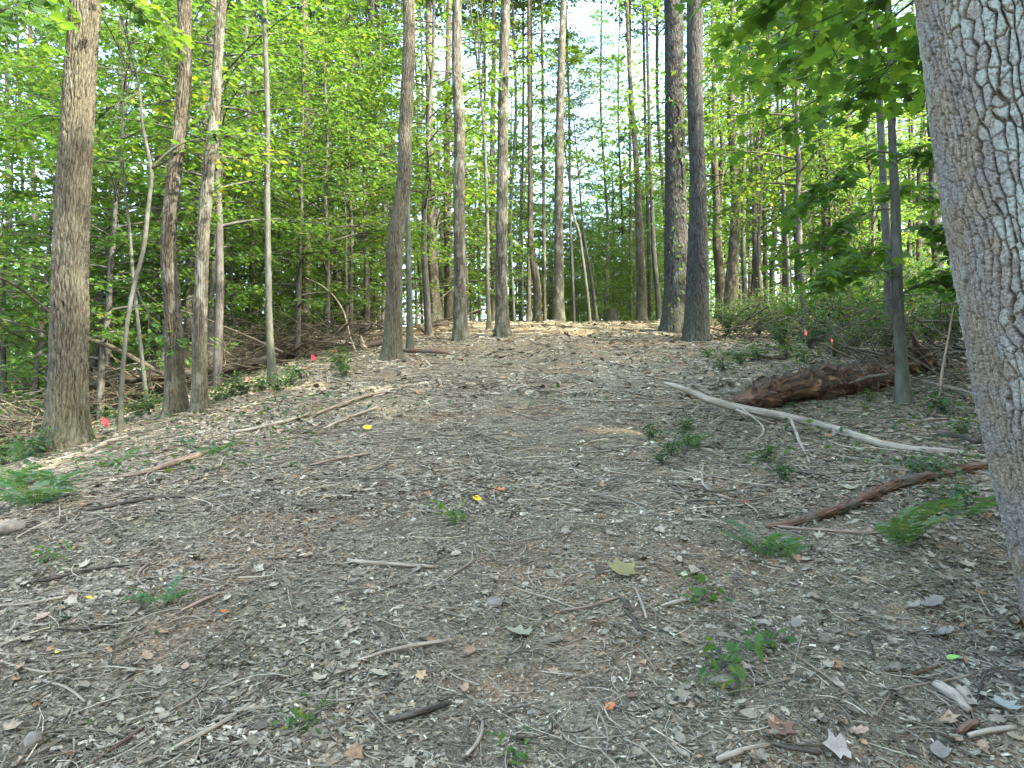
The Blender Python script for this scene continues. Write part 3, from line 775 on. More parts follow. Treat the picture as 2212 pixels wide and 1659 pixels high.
# slim far trunks the photograph shows between the named ones
far_poles = [(705, 690, 12, 27), (768, 668, 15, 30), (803, 690, 20, 25), (484, 740, 10, 21), (607, 720, 6, 20), (900, 700, 7, 24), (912, 690, 6, 27), (1110, 690, 8, 30), (1128, 690, 7, 33), (1177, 690, 9, 30),
             (1240, 690, 8, 30), (1310, 690, 7, 40), (1340, 690, 6, 42), (1362, 690, 8, 34), (1404, 688, 9, 32), (1438, 690, 10, 34), (1622, 660, 9, 33), (1655, 660, 12, 30), (1668, 660, 8, 36), (1690, 660, 7, 33),
             (1740, 660, 8, 33), (1757, 660, 12, 35), (1803, 660, 10, 30), (1846, 650, 9, 32), (1862, 660, 13, 30), (1880, 660, 9, 34), (1895, 660, 12, 27), (1975, 670, 10, 28), (1990, 660, 14, 24), (2050, 680, 14, 26),
             (205, 740, 12, 26), (176, 750, 13, 30), (80, 770, 14, 24), (60, 770, 9, 30), (500, 735, 12, 29), (520, 735, 9, 32), (548, 735, 13, 27), (625, 720, 9, 31), (690, 700, 8, 33), (752, 690, 8, 33), (790, 690, 9, 36), (820, 690, 10, 32),
             (1018, 690, 9, 30), (1036, 690, 8, 33), (460, 745, 10, 26), (1590, 670, 9, 36), (1710, 660, 8, 38), (20, 780, 12, 28)]
for i, (vx, vy, w, D) in enumerate(far_poles):
    lean = rng.normal(0, 12)
    cv = rng.normal(0, 5)
    zone = 'left of the path' if vx < 950 else ('beyond the crest of the path' if vx < 1480 else 'behind the right shrubs')
    ph, row = where(vx, D, (22, 26.5, 31.5))
    shade = ['brown', 'grey', 'dark', 'pale smooth'][i % 4]
    tree('pole_tree', row + 'slim ' + shade + ' trunk ' + ph, [(vx, vy, w), (vx + lean * 0.3 + cv, vy * 0.7, w * 0.92), (vx + lean * 0.7 - cv, vy * 0.35, w * 0.8), (vx + lean, 0, w * 0.65)], D=D,
         mat=['bark_brown', 'bark_grey', 'bark_dark', 'bark_smooth'][i % 4], H=float(rng.uniform(14, 21)), seed=60 + i, sides=12, spacing=0.22, crown=0.3 if 1215 < vx < 1375 else 0.75, group='slim distant trunks ' + zone)

# ------------------------------------------------------------------ the large oak at the right edge, with real bark plates
def big_oak():
    D = 2.75
    pl = [(2212, 1400), (2185, 1200), (2160, 1090), (2112, 900), (2080, 750), (2058, 600), (2035, 450), (2012, 300), (1993, 120), (1979, 0)]  # its left outline
    foot = at_depth(2212, 1400, D)
    E = np.array([at_depth(x, y, D) for x, y in pl])
    r0 = 0.345
    gz = float(ground_h(E[0, 0] + 0.36, D))
    root = empty('oak_tree', (E[0, 0] + 0.42, D, gz), 'huge oak trunk with plated lichen mottled bark leaning in at the right edge', 'tree')
    h = np.array(root.location)
    cz = E[:, 2]
    rad = r0 * (1 - 0.035 * (cz - gz))
    cxs = E[:, 0] + rad * 1.035 + 0.03 + 0.045 * np.clip(1 - (cz - gz) / 2.6, 0, 1)
    # smooth centre line: fit
    cf = np.polyfit(cz, cxs, 2)
    z_d = np.concatenate([np.arange(gz - 0.3, 0.72, 0.02), np.arange(0.72, 3.5, 0.0036)])
    z_u = np.arange(3.5, 19, 0.14)
    z = np.concatenate([z_d, z_u])
    zc = np.clip(z, gz - 0.3, 3.8)
    cx = np.polyval(cf, zc) + (z - zc) * np.polyval(np.polyder(cf), 3.8) * np.exp(-(z - zc) / 6)
    Rz = np.where(z < 4, r0 * (1 - 0.035 * (z - gz)), r0 * (1 - 0.035 * (4 - gz)) * (1 - (z - 4) / 20))
    Rz = Rz * (1 + 0.22 * np.exp(-np.maximum(z - gz, 0) / 0.16))
    th = np.concatenate([np.linspace(R_(138), R_(272), 246, endpoint=False), np.linspace(R_(272), R_(498), 84, endpoint=False)])
    Z, TH = np.meshgrid(z, th, indexing='ij')
    RR = np.broadcast_to(Rz[:, None], Z.shape)
    cw, chh = 0.032, 0.070
    ncol = int(round(2 * math.pi * r0 / cw))
    S = TH / (2 * math.pi) * ncol
    ct, st = np.cos(TH), np.sin(TH)
    S = S + 0.9 * vnoise(ct * 3.2, st * 3.2, Z * 4.0, 5) + 0.22 * vnoise(ct * 11, st * 11, Z * 17.0, 6)
    Vv = Z / chh + 0.5 * vnoise(ct * 4, st * 4, Z * 6.0, 15) + 0.25 * vnoise(ct * 14, st * 14, Z * 20.0, 16)
    e, idp, hz = plates(S, Vv, ncol, cw, chh, 77)
    wide = (0.34 + 0.12 * vnoise(ct * 5, st * 5, Z * 4, 41)) * (1 - 0.72 * sstep(0.4, 0.7, hz))
    top = sstep(0.12, 0.85, e / np.maximum(wide, 0.08))
    depth = 0.034 * (1 - 0.66 * sstep(0.4, 0.75, hz))
    disp = depth * (top - 1) + 0.006 * (idp - 0.5) * top + 0.003 * fbm(ct * 30, st * 30, Z * 40, 51, 3) + 0.012 * fbm(ct * 2, st * 2, Z * 1.2, 8, 2)
    rr = RR + disp
    V = np.stack([cx[:, None] + rr * ct, D + rr * st, Z], -1) - h
    n, s = len(z), len(th)
    i = np.arange(n - 1)[:, None] * s; j = np.arange(s)[None, :]
    q = np.stack([i + j, i + (j + 1) % s, i + s + (j + 1) % s, i + s + j], -1).reshape(-1, 4)
    g = Geo()
    # rnd: whole part = how far up the plate, bk.z etc = coordinates; plate id packed into a second pass of noise
    g.add(V.reshape(-1, 3), quads=q, rnd=(top * (0.55 + 0.45 * idp)).ravel(), bk=np.stack([RR * ct, RR * st, Z], -1).reshape(-1, 3))
    m, nt, out = nodes('plated_oak_bark')
    ar = N(nt, 'ShaderNodeAttribute', attribute_name='rnd'); ab = N(nt, 'ShaderNodeAttribute', attribute_name='bk')
    def nz(sc, det, loc=0.0, stretch=1.0):
        mp = N(nt, 'ShaderNodeMapping'); mp.inputs['Scale'].default_value = (sc, sc, sc * stretch); mp.inputs['Location'].default_value = (loc, loc, loc)
        nt.links.new(ab.outputs['Vector'], mp.inputs[0])
        k = N(nt, 'ShaderNodeTexNoise'); k.inputs['Scale'].default_value = 1; k.inputs['Detail'].default_value = det
        nt.links.new(mp.outputs[0], k.inputs['Vector'])
        return k.outputs['Fac']
    fine = nz(130, 4)
    base = ramp(nt, fine, [(0.3, (0.068, 0.062, 0.050)), (0.5, (0.148, 0.138, 0.116)), (0.7, (0.25, 0.238, 0.205))])
    warm = ramp(nt, nz(7, 4, 3), [(0.42, (1, 1, 1)), (0.62, (1.08, 0.98, 0.82))])
    base = mixc(nt, 1.0, base, warm, 'MULTIPLY')
    # lichen lives on plate faces, in large patches
    lm = N(nt, 'ShaderNodeMath', operation='MULTIPLY'); nt.links.new(ar.outputs['Fac'], lm.inputs[0])
    nt.links.new(ramp(nt, nz(5.5, 6, 9, 0.5), [(0.36, (0.35,) * 3), (0.60, (1.25,) * 3)]), lm.inputs[1])
    ax = N(nt, 'ShaderNodeSeparateXYZ'); nt.links.new(ab.outputs['Vector'], ax.inputs[0])
    side_l = ramp(nt, ax.outputs['X'], [(0.0, (0.35,) * 3), (0.14, (1, 1, 1))])
    sh = N(nt, 'ShaderNodeMath', operation='ADD'); nt.links.new(ax.outputs['X'], sh.inputs[0]); sh.inputs[1].default_value = 0.32
    for l in list(nt.links):
        if l.to_node == side_l.node: nt.links.remove(l)
    nt.links.new(sh.outputs[0], side_l.node.inputs[0])
    lm2 = N(nt, 'ShaderNodeMath', operation='MULTIPLY'); nt.links.new(lm.outputs[0], lm2.inputs[0]); nt.links.new(side_l, lm2.inputs[1])
    lf = ramp(nt, lm2.outputs[0], [(0.30, (0, 0, 0)), (0.62, (0.92,) * 3)])
    sp = ramp(nt, nz(70, 3, 5), [(0.36, (0, 0, 0)), (0.52, (1, 1, 1))])
    lf2 = N(nt, 'ShaderNodeMath', operation='MULTIPLY'); nt.links.new(lf, lf2.inputs[0]); nt.links.new(sp, lf2.inputs[1])
    lich = ramp(nt, fine, [(0.3, (0.18, 0.215, 0.175)), (0.7, (0.31, 0.355, 0.305))])
    c = mixc(nt, lf2.outputs[0], base, lich)
    p = N(nt, 'ShaderNodeBsdfPrincipled'); p.inputs['Roughness'].default_value = 0.92; p.inputs['Specular IOR Level'].default_value = 0.15
    nt.links.new(c, p.inputs['Base Color'])
    b = N(nt, 'ShaderNodeBump'); b.inputs['Strength'].default_value = 0.8; b.inputs['Distance'].default_value = 0.006
    nt.links.new(fine, b.inputs['Height']); nt.links.new(b.outputs[0], p.inputs['Normal'])
    nt.links.new(p.outputs[0], out.inputs[0])
    obj('trunk', g.mesh('big_trunk', m, use_bk=True), root)
    add_crown(root, (float(cx[-60]) - h[0], 0, 12.0), 1.0, 1, 0.4, leader=False, sparse=True)
    return root, h
BIG, BIGH = big_oak()

# ------------------------------------------------------------------ leafy boughs (parts of the trees that carry them)
def bough(root, h, pts, nspray, leaf, seed, mat='leaf_dark', shape='maple', width=0.9, nl=16, bark='bark_thin', r0=0.012):
    """a limb through the given world points with flat maple sprays along it"""
    r = np.random.default_rng(seed)
    P = smooth_path(np.asarray(pts, float), 16) - h
    rad = np.linspace(r0, 0.003, 16)
    vv, qq, tt, bk = tubes(P[None], rad[None], 6)
    gl = Geo().add(vv, tt, qq, bk=bk)
    gf = Geo()
    k = r.integers(3, 16, nspray)
    p0 = P[k]
    fw = nrm(P[np.minimum(k, 15)] - P[np.maximum(k - 2, 0)])
    ang = r.uniform(-1.3, 1.3, nspray)
    sd = nrm(np.cross(fw, np.array([0, 0, 1.0])))
    dd = nrm(fw * np.cos(ang)[:, None] + sd * np.sin(ang)[:, None] + np.array([0, 0, 1]) * r.normal(-0.12, 0.15, nspray)[:, None])
    L = width * r.uniform(0.5, 1.1, nspray)
    w = np.linspace(0, 1, 4)
    TP = p0[:, None] + dd[:, None] * (L[:, None] * w)[..., None]
    TP[..., 2] -= L[:, None] * 0.18 * w**2
    vv, qq, tt, bk = tubes(TP, (0.005 * (1.25 - w))[None].repeat(nspray, 0), 4, cap=False)
    gl.add(vv, None, qq, bk=bk)
    kk = (np.arange(nl) + 0.6) / nl
    LP = p0[:, None] + dd[:, None] * (L[:, None] * kk)[..., None]
    LP[..., 2] -= L[:, None] * 0.18 * kk**2
    s2 = nrm(np.cross(dd, np.array([0, 0, 1.0])))
    sg = np.where(np.arange(nl) % 2 == 0, 1.0, -1.0)
    LD = dd[:, None] * 0.6 + s2[:, None] * sg[None, :, None] + r.normal(0, 0.25, LP.shape)
    LP = LP + LD * leaf * 0.3 + r.normal(0, leaf * 0.3, LP.shape)
    LD[..., 2] -= 0.3
    LN = np.array([0, 0, 1.0]) + r.normal(0, 0.3, LP.shape)
    n = nspray * nl
    vv, tt, rd = leaves(LP.reshape(-1, 3), LD.reshape(-1, 3), LN.reshape(-1, 3), leaf * r.uniform(0.6, 1.2, n), shape, r.uniform(-0.3, 0.1, n), r.random(n))
    gf.add(vv, tt, rnd=rd)
    b = obj('bough', gl.mesh('bough', M[bark], use_rnd=False, use_bk=True), root)
    obj('leaves', gf.mesh('bough_leaves', M[mat], smooth=False), b)

def vb(root, h, D0, pts, **kw):
    """bough given by points of the view with a distance for each"""
    bough(root, h, [at_depth(x, y, d) for x, y, d in pts], **kw)

gg, ggh, ggD = T['GG']
for q, pts in enumerate([
        [(1930, 330, 9.6), (1880, 330, 9.3), (1810, 380, 9.0), (1750, 430, 8.7)],
        [(1930, 350, 9.6), (1990, 330, 9.2), (2040, 350, 8.9)],
        [(1934, 450, 9.6), (1870, 460, 9.2), (1800, 500, 8.8), (1760, 540, 8.5)],
        [(1936, 500, 9.6), (1990, 490, 9.3), (2060, 520, 9.0)],
        [(1938, 600, 9.6), (1880, 575, 9.2), (1810, 590, 8.9), (1760, 610, 8.7)],
        [(1940, 640, 9.7), (2000, 610, 9.4), (2060, 620, 9.1)],
        [(1926, 220, 9.7), (1860, 200, 9.3), (1790, 230, 8.9), (1720, 260, 8.6)],
        [(1926, 180, 9.7), (1980, 170, 9.3), (2020, 200, 9.0)],
        [(1924, 120, 9.7), (1850, 90, 9.2), (1780, 100, 8.8), (1700, 130, 8.4)],
        [(1922, 60, 9.7), (1850, 20, 9.3), (1760, 10, 9.0), (1660, 40, 8.5)],
        [(1938, 560, 9.7), (1900, 540, 10.2), (1850, 560, 10.6), (1800, 580, 11)],
        [(1934, 420, 9.8), (1960, 400, 10.4), (2010, 430, 11), (2060, 450, 11.4)]]):
    vb(gg, ggh, ggD, pts, nspray=19, leaf=0.135, seed=300 + q, width=0.75, nl=9)
for q, pts in enumerate([
        [(2060, -160, 4.4), (1900, -120, 4.6), (1760, -60, 4.9), (1640, 0, 5.2)],
        [(2060, -100, 4.6), (1930, -20, 4.9), (1850, 40, 5.2), (1760, 70, 5.6)],
        [(2100, -40, 4.8), (1990, 60, 5.4), (1920, 130, 6.0), (1840, 160, 6.4)],
        [(2050, -180, 4.2), (1850, -140, 4.4), (1680, -80, 4.8), (1540, -40, 5.4)],
        [(2060, -30, 5.2), (1960, 100, 5.8), (1900, 170, 6.2)],
        [(2050, -60, 6.0), (1900, 60, 6.6), (1780, 150, 7.2), (1680, 190, 7.6)],
        [(2040, -120, 5.6), (1850, -40, 6.2), (1700, 60, 6.8), (1600, 110, 7.4)]]):
    vb(BIG, BIGH, 4, pts, nspray=12, leaf=0.12, seed=340 + q, width=0.7, nl=9)
ok, okh, okD = T['oak']
for q, pts in enumerate([
        [(170, -60, 9.6), (110, -40, 8.8), (60, 0, 8.2), (10, 20, 7.6)],
        [(170, -40, 9.6), (90, -30, 9.0), (40, 30, 8.6), (-20, 70, 8.2)],
        [(180, -30, 9.7), (240, -30, 9.2), (300, 20, 8.9)],
        [(165, 260, 9.8), (100, 250, 10.2), (50, 270, 10.6), (-20, 300, 11)]]):
    vb(ok, okh, 9, pts, nspray=16, leaf=0.14, seed=360 + q, width=0.8, nl=9)
ee, eeh, eeD = T['E']
for q, pts in enumerate([
        [(330, 365, 10.4), (390, 330, 10.2), (450, 300, 10.0), (520, 290, 9.8)],
        [(320, 340, 10.4), (420, 330, 10.6), (490, 340, 10.8), (560, 330, 11)],
        [(300, 230, 10.3), (350, 220, 10.6), (420, 190, 10.8)],
        [(300, 200, 10.3), (240, 230, 10.0), (190, 250, 9.9)],
        [(310, 280, 10.3), (260, 300, 10.6), (210, 300, 10.8)],
        [(325, 450, 10.4), (380, 450, 10.4), (440, 420, 10.4)],
        [(285, 600, 10.6), (340, 700, 10.3), (370, 715, 10.2), (410, 720, 10.2)]]):
    vb(ee, eeh, eeD, pts, nspray=13, leaf=0.12, seed=380 + q, width=0.7, nl=9, mat='leaf', shape='oval')

# climbing vine on the left twin oak
y1, y1h, y1D = T['Y1']
vp = [(1460, 700), (1470, 640), (1465, 560), (1462, 500), (1472, 440), (1476, 380), (1468, 330), (1455, 290), (1465, 260), (1468, 235), (1455, 220), (1430, 222)]
P = smooth_path(np.array([at_depth(x, y, y1D - 0.24) for x, y in vp]) - y1h, 60)
vv, qq, tt, bk = tubes(P[None], np.full((1, 60), 0.022), 6)
vn = tag(obj('climbing_vine', Geo().add(vv, tt, qq, bk=bk).mesh('vine_stem', M['bark_brown'], use_rnd=False, use_bk=True), None, y1h), 'woody vine winding up the dark left twin oak', 'vine')
r = np.random.default_rng(5)
k = r.integers(0, 60, 120)
vv, tt, rd = leaves(P[k] + r.normal(0, 0.09, (120, 3)) + [0, -0.06, 0], r.normal(0, 1, (120, 3)) + [0, 0, -0.6], r.normal(0, 0.4, (120, 3)) + [0, -1, 0.4], r.uniform(0.07, 0.13, 120), 'oval')
obj('vine_leaves', Geo().add(vv, tt, rnd=rd).mesh('vine_leaves', M['leaf'], smooth=False), vn)

# ------------------------------------------------------------------ understory trees behind the trunks
def und(x, y, k, s, rz, label, group, sz=1.0):
    H, st, lm, lf = UND[k]
    z = float(ground_h(x, y))
    root = empty('understory_tree', (x, y, z), label, 'tree', group, rz)
    root.scale = (s, s, s * sz)
    obj('trunk', st, root); obj('limbs', lm, root); obj('crown', lf, root)

ur = np.random.default_rng(42)

GRP = {'l': 'understory trees left of the path', 'c': 'saplings beyond the path crest', 'r': 'understory trees right of the twin oaks'}
def scatter(n, zone, vx0, vx1, d0, d1, smin, smax, sz=1.0, ks=(0, 1, 2, 3, 4)):
    for i in range(n):
        vx = vx0 + (vx1 - vx0) * (i + ur.random()) / n
        D = ur.uniform(d0, d1)
        x = (vx - 1106) / FV * D
        kk = int(ks[ur.integers(0, len(ks))])
        und(x, D, kk, float(ur.uniform(smin, smax)), float(ur.uniform(0, 6.28)), '%s%s tree %s' % (where(vx, D, (15, 21, 32))[1], ['short leafy', 'tall leafy', 'bushy', 'spreading', 'narrow'][kk], where(vx, D)[0]), GRP[zone], sz)
scatter(7, 'l', -120, 560, 12.5, 15, 0.7, 0.95)
scatter(12, 'l', -80, 800, 15, 18, 0.75, 1.0)
scatter(16, 'l', -100, 960, 18, 24, 0.9, 1.25)
scatter(18, 'l', -150, 1080, 24, 34, 1.0, 1.5)
scatter(16, 'l', 100, 1100, 20, 30, 0.7, 1.0, 1.0, (2, 4))
scatter(6, 'l', 180, 760, 16.5, 20, 0.5, 0.7, 1.0, (2, 4))
scatter(5, 'r', 1480, 2100, 24, 30, 0.7, 1.0, 1.0, (0, 1))
scatter(16, 'l', -150, 1180, 34, 50, 1.3, 2.1)
scatter(10, 'c', 1120, 1440, 30, 38, 0.45, 0.7)
scatter(12, 'c', 1130, 1430, 32, 44, 0.55, 0.85, 1.0, (2, 4))
scatter(6, 'c', 1100, 1215, 36, 50, 0.9, 1.5)
scatter(5, 'c', 1370, 1460, 36, 50, 0.9, 1.5)
scatter(6, 'c', 1215, 1370, 38, 50, 0.7, 1.0)
scatter(8, 'c', 1190, 1420, 40, 56, 1.05, 1.4, 1.0, (1, 3))
scatter(4, 'r', 1600, 1960, 18, 22, 0.8, 1.0, 1.0, (0, 1, 3))
scatter(9, 'r', 1480, 2250, 22, 30, 1.0, 1.4)
scatter(14, 'r', 1440, 2350, 30, 50, 1.3, 1.9)

# far woods that read as one mass, all round behind the view
def settle_labels():
    by = {}
    for o in COL.objects:
        if o.parent is None and o.get('label') and o.name.split('.')[0] in ('understory_tree', 'shrub', 'pole_tree'):
            by.setdefault(o['label'], []).append(o)
    for lb, os_ in by.items():
        if len(os_) < 2: continue
        os_.sort(key=lambda o: o.location.x / max(o.location.y, 0.1))
        mid = {2: [], 3: ['middle']}.get(len(os_), ['second from left', 'third from left', 'fourth from left', 'fifth from left', 'sixth from left', 'seventh from left', 'eighth from left', 'ninth from left', 'tenth from left'][:len(os_) - 2])
        if len(os_) < 13:
            for o, w in zip(os_, ['leftmost'] + mid + ['rightmost']): o['label'] = w + ', ' + lb

def far_woods():
    r = np.random.default_rng(77)
    g = Geo(); gt = Geo()
    for i in range(170):
        a = r.uniform(-48, 48)
        D = r.uniform(52, 105)
        x = math.tan(math.radians(a)) * D
        if 2.2 < a < 9.0:
            hh = r.uniform(8, 12)
        else:
            hh = r.uniform(18, 28)
        z = float(base_h(x, D))
        n = 1250
        u = r.normal(0, 1, (n, 3)); u = nrm(u) * (r.random((n, 1)) ** 0.45)
        c = np.array([x, D, z + hh * 0.56]) + u * np.array([4.2, 4.2, hh * 0.5])
        cl = vnoise(c[:, 0] * 0.55, c[:, 1] * 0.55, c[:, 2] * 0.8, 5)
        c = c[cl > -0.28]
        n = len(c)
        vv, tt, rd = leaves(c, r.normal(0, 1, (n, 3)) * [1, 1, 0.4], np.array([0, 0, 1.0]) + r.normal(0, 0.5, (n, 3)), r.uniform(0.26, 0.46, n), 'simple', 0.0, np.clip(r.normal(0.55, 0.2, n), 0, 1))
        g.add(vv, tt, rnd=rd)
        pp = np.array([[x, D, z - 0.5], [x + r.normal(0, 0.4), D, z + hh * 0.4], [x + r.normal(0, 0.8), D, z + hh * 0.85]])
        vv, qq, tt, bk = tubes(pp[None], np.array([[0.2, 0.15, 0.05]]), 6)
        gt.add(vv, tt, qq, bk=bk)
    o = tag(obj('distant_woods', g.mesh('distant_woods', M['leaf_high'], smooth=False)), 'green mass of distant trees far behind the crest', 'woods', None, 'stuff')
    obj('distant_trunks', gt.mesh('distant_trunks', M['bark_brown'], use_rnd=False, use_bk=True), o)['kind'] = 'stuff'
far_woods()

# unseen wood right of and behind the camera, packed to block the low sun
def shade_wood_behind():
    r = np.random.default_rng(99)
    g = Geo(); gt = Geo()
    for i in range(103):
        a = r.uniform(75, 176)
        D = r.uniform(9, 36)
        x = math.sin(math.radians(a)) * D; y = math.cos(math.radians(a)) * D
        if i >= 92:  # extra crowns added at the right to shade the crest and left bank
            a = r.uniform(50, 76); D = r.uniform(10, 18)
            x = math.sin(math.radians(a)) * D; y = math.cos(math.radians(a)) * D
        if abs(x) < 4: continue
        z = float(base_h(x, y)); hh = r.uniform(14, 22)
        n = 760
        u = nrm(r.normal(0, 1, (n, 3))) * (r.random((n, 1)) ** 0.4)
        c = np.array([x, y, z + hh * 0.55]) + u * np.array([3.6, 3.6, hh * 0.47])
        cl = vnoise(c[:, 0] * 0.6, c[:, 1] * 0.6, c[:, 2] * 0.8, 5)
        c = c[cl > -0.42]; n = len(c)
        vv, tt, rd = leaves(c, r.normal(0, 1, (n, 3)) * [1, 1, 0.4], np.array([0, 0, 1.0]) + r.normal(0, 0.5, (n, 3)), r.uniform(0.5, 0.8, n), 'simple', 0.0)
        g.add(vv, tt, rnd=rd)
        pp = np.array([[x, y, z - 0.5], [x, y, z + hh * 0.4], [x, y, z + hh * 0.85]])
        vv, qq, tt, bk = tubes(pp[None], np.array([[0.2, 0.15, 0.05]]), 6)
        gt.add(vv, tt, qq, bk=bk)
    o = tag(obj('unseen_shade_woods', g.mesh('unseen_shade_woods', M['leaf_high'], smooth=False)), 'unseen wood beside and behind the viewer that shades the path', 'woods', None, 'stuff')
    obj('unseen_shade_trunks', gt.mesh('unseen_shade_trunks', M['bark_brown'], use_rnd=False, use_bk=True), o)['kind'] = 'stuff'
shade_wood_behind()

# ------------------------------------------------------------------ shrubs and ground plants
def shrub_proto(seed, H, W, nst, leaf, nl, shape='oval', mat='leaf_shrub', sr0=0.008):
    r = np.random.default_rng(seed)
    gs = Geo(); gf = Geo()
    az = r.uniform(0, 6.28, nst); out = r.uniform(0.2, 1.0, nst) * W; hh = H * r.uniform(0.5, 1.05, nst)
    s = np.linspace(0, 1, 6)
    P = np.zeros((nst, 6, 3))
    P[..., 0] = np.cos(az)[:, None] * out[:, None] * s**1.4; P[..., 1] = np.sin(az)[:, None] * out[:, None] * s**1.4
    P[..., 2] = hh[:, None] * (s * 1.15 - 0.15 * s**2.0) - 0.1 * (s == 0)
    vv, qq, tt, bk = tubes(P, (sr0 * (1.2 - s))[None].repeat(nst, 0), 4, cap=False)
    gs.add(vv, None, qq, bk=bk)
    n = nst * nl
    st = r.integers(0, nst, n); f = r.uniform(0.25, 1, n) * 5; i0 = np.minimum(f.astype(int), 4); fr = (f - i0)[:, None]
    c = P[st, i0] * (1 - fr) + P[st, i0 + 1] * fr + r.normal(0, leaf * 1.1, (n, 3)) * [1, 1, 0.6]
    vv, tt, rd = leaves(c, r.normal(0, 1, (n, 3)) * [1, 1, 0.3] + [0, 0, -0.2], np.array([0, 0, 1.0]) + r.normal(0, 0.4, (n, 3)), leaf * r.uniform(0.6, 1.2, n), shape, r.uniform(-0.2, 0.1, n), r.random(n))
    gf.add(vv, tt, rnd=rd)
    return gs.mesh('shrub_stems', M['bark_thin'], use_rnd=False, use_bk=True), gf.mesh('shrub_leaves', M[mat], smooth=False)
SHR = [shrub_proto(500 + k, 1.0, 0.75, 26, 0.085, 22) for k in range(3)]
LOWP = [shrub_proto(520 + k, 0.34, 0.32, 14, 0.065, 11, sr0=0.003) for k in range(3)]
sr = np.random.default_rng(8)
def put_shrub(name, vx, vy, D, k, s, label, cat, group, protos, sz=1.0):
    if D is None:
        h = hit(vx, vy)
    else:
        p = at_depth(vx, vy, D); h = np.array([p[0], D, float(ground_h(p[0], D))])
    root = empty(name, h, label, cat, group, float(sr.uniform(0, 6.28)))
    root.scale = (s, s, s * sz)
    a, b = protos[k % len(protos)]
    obj('stems', a, root); obj('foliage', b, root)
for i, (vx, D, s) in enumerate([(1590, 18, 0.6), (1640, 17, 0.75), (1690, 16.5, 0.8), (1730, 18.5, 1.0), (1780, 15.5, 1.1), (1830, 16.5, 1.35), (1870, 14.5, 1.05), (1900, 17, 1.5), (1960, 15, 1.2), (2010, 14, 1.2), (2060, 13, 1.2), (2100, 15.5, 1.6),
                                 (1560, 20, 0.7), (1615, 20.5, 0.9), (1680, 21, 1.1), (1850, 20, 1.5), (2000, 18, 1.7), (2150, 12.5, 1.3), (1750, 13.8, 0.8), (1690, 14.2, 0.6), (1840, 13.2, 0.7), (1930, 12.6, 0.75), (1575, 17, 0.9), (1660, 18.5, 0.9), (1710, 19.5, 1.1), (1800, 18, 1.3), (1880, 16, 1.5), (1940, 18.5, 1.9), (2040, 16.5, 1.7)]):
    put_shrub('shrub', vx, 760, D, i, s, where(vx, D, (13.5, 15.2, 17.5))[1] + 'dark green shrub ' + where(vx, D)[0], 'shrub', 'thicket shrubs behind the rotten log', SHR)
for i, (vx, D, s) in enumerate([(40, 13, 1.2), (110, 15, 1.4), (-30, 11.5, 1.0), (200, 16, 1.2), (480, 19, 1.3), (530, 20, 1.5), (600, 19, 1.5), (640, 21, 1.6), (700, 20, 1.6), (740, 21, 1.4), (780, 20, 1.2), (20, 18, 1.8), (290, 18, 1.3), (560, 17.5, 1.1)]):
    put_shrub('shrub', vx, 760, D, i, s, where(vx, D, (14, 17.8, 19.5))[1] + 'green shrub in the brush ' + where(vx, D)[0], 'shrub', 'shrubs behind the left brush', SHR)
LP1 = ['between the pale leaning trunk and the edge on flag', 'just left of the edge on flag', 'at the foot of the edge on flag', 'right of the edge on flag', 'at the foot of the slender pale trunk', 'right of the slender pale trunk', 'left of the flag before the broken logs', 'left of the crooked sapling foot', 'at the crooked sapling foot', 'behind the crooked sapling foot', 'behind the flag nearest the big oak', 'at the left foot of the big oak', 'left of the big oak beside the thin sapling', 'behind the big oak on the left', 'above the large fern clump', 'by the rotting log at the far left', 'behind the rotting log at the far left', 'below the broken logs', 'bright and taller, before the broken logs']
LP2 = ['left end of the patch left of the hooked stick', 'largest in the patch left of the hooked stick', 'right end of the patch left of the hooked stick', 'lowest in the patch left of the hooked stick', 'just right of the twin oaks', 'second to the right of the twin oaks', 'below the left thicket edge', 'below the two thicket flags', 'in front of the left thicket flag', 'right of the two thicket flags', 'closest to the right twin oak foot', 'below the hanging side twig', 'right of the upright tan stick', 'at the foot of the huge right oak', 'below the right half of the pale branch, left of two', 'below the right half of the pale branch, right of two', 'between the log and the pale sapling', 'below the upright tan stick', 'left of the hanging side twig', 'above the patch left of the hooked stick']
for i, (vx, vy, s) in enumerate([(470, 872, 0.8), (500, 860, 0.9), (530, 855, 1.0), (560, 850, 0.9), (600, 848, 0.9), (630, 835, 0.8), (650, 822, 0.8), (300, 905, 1.0), (335, 895, 1.0), (345, 870, 1.1), (230, 915, 1.0), (75, 990, 1.0), (40, 975, 1.2), (90, 950, 1.1), (10, 1010, 1.1), (25, 930, 1.3), (60, 905, 1.2),
                                  (740, 815, 0.8), (735, 800, 1.2)]):
    put_shrub('ground_plant', vx, vy, None, i, s, 'low green plant ' + LP1[i], 'plant', 'low plants on the left edge', LOWP)
for i, (vx, vy, s) in enumerate([(1410, 950, 0.5), (1450, 985, 0.55), (1490, 965, 0.5), (1430, 1005, 0.4), (1560, 800, 0.8), (1600, 790, 1.0), (1640, 780, 1.0), (1700, 775, 1.1), (1740, 790, 0.9), (1800, 770, 1.1), (1530, 775, 0.7), (1690, 1040, 0.5), (2040, 900, 0.9), (2070, 1100, 0.7), (1985, 1030, 0.5), (2030, 1035, 0.6),
                                  (1880, 870, 0.5), (2075, 945, 0.6), (1650, 1000, 0.5), (1480, 930, 0.5)]):
    put_shrub('ground_plant', vx, vy, None, i, s, 'low green plant ' + LP2[i], 'plant', 'low plants on the right', LOWP)

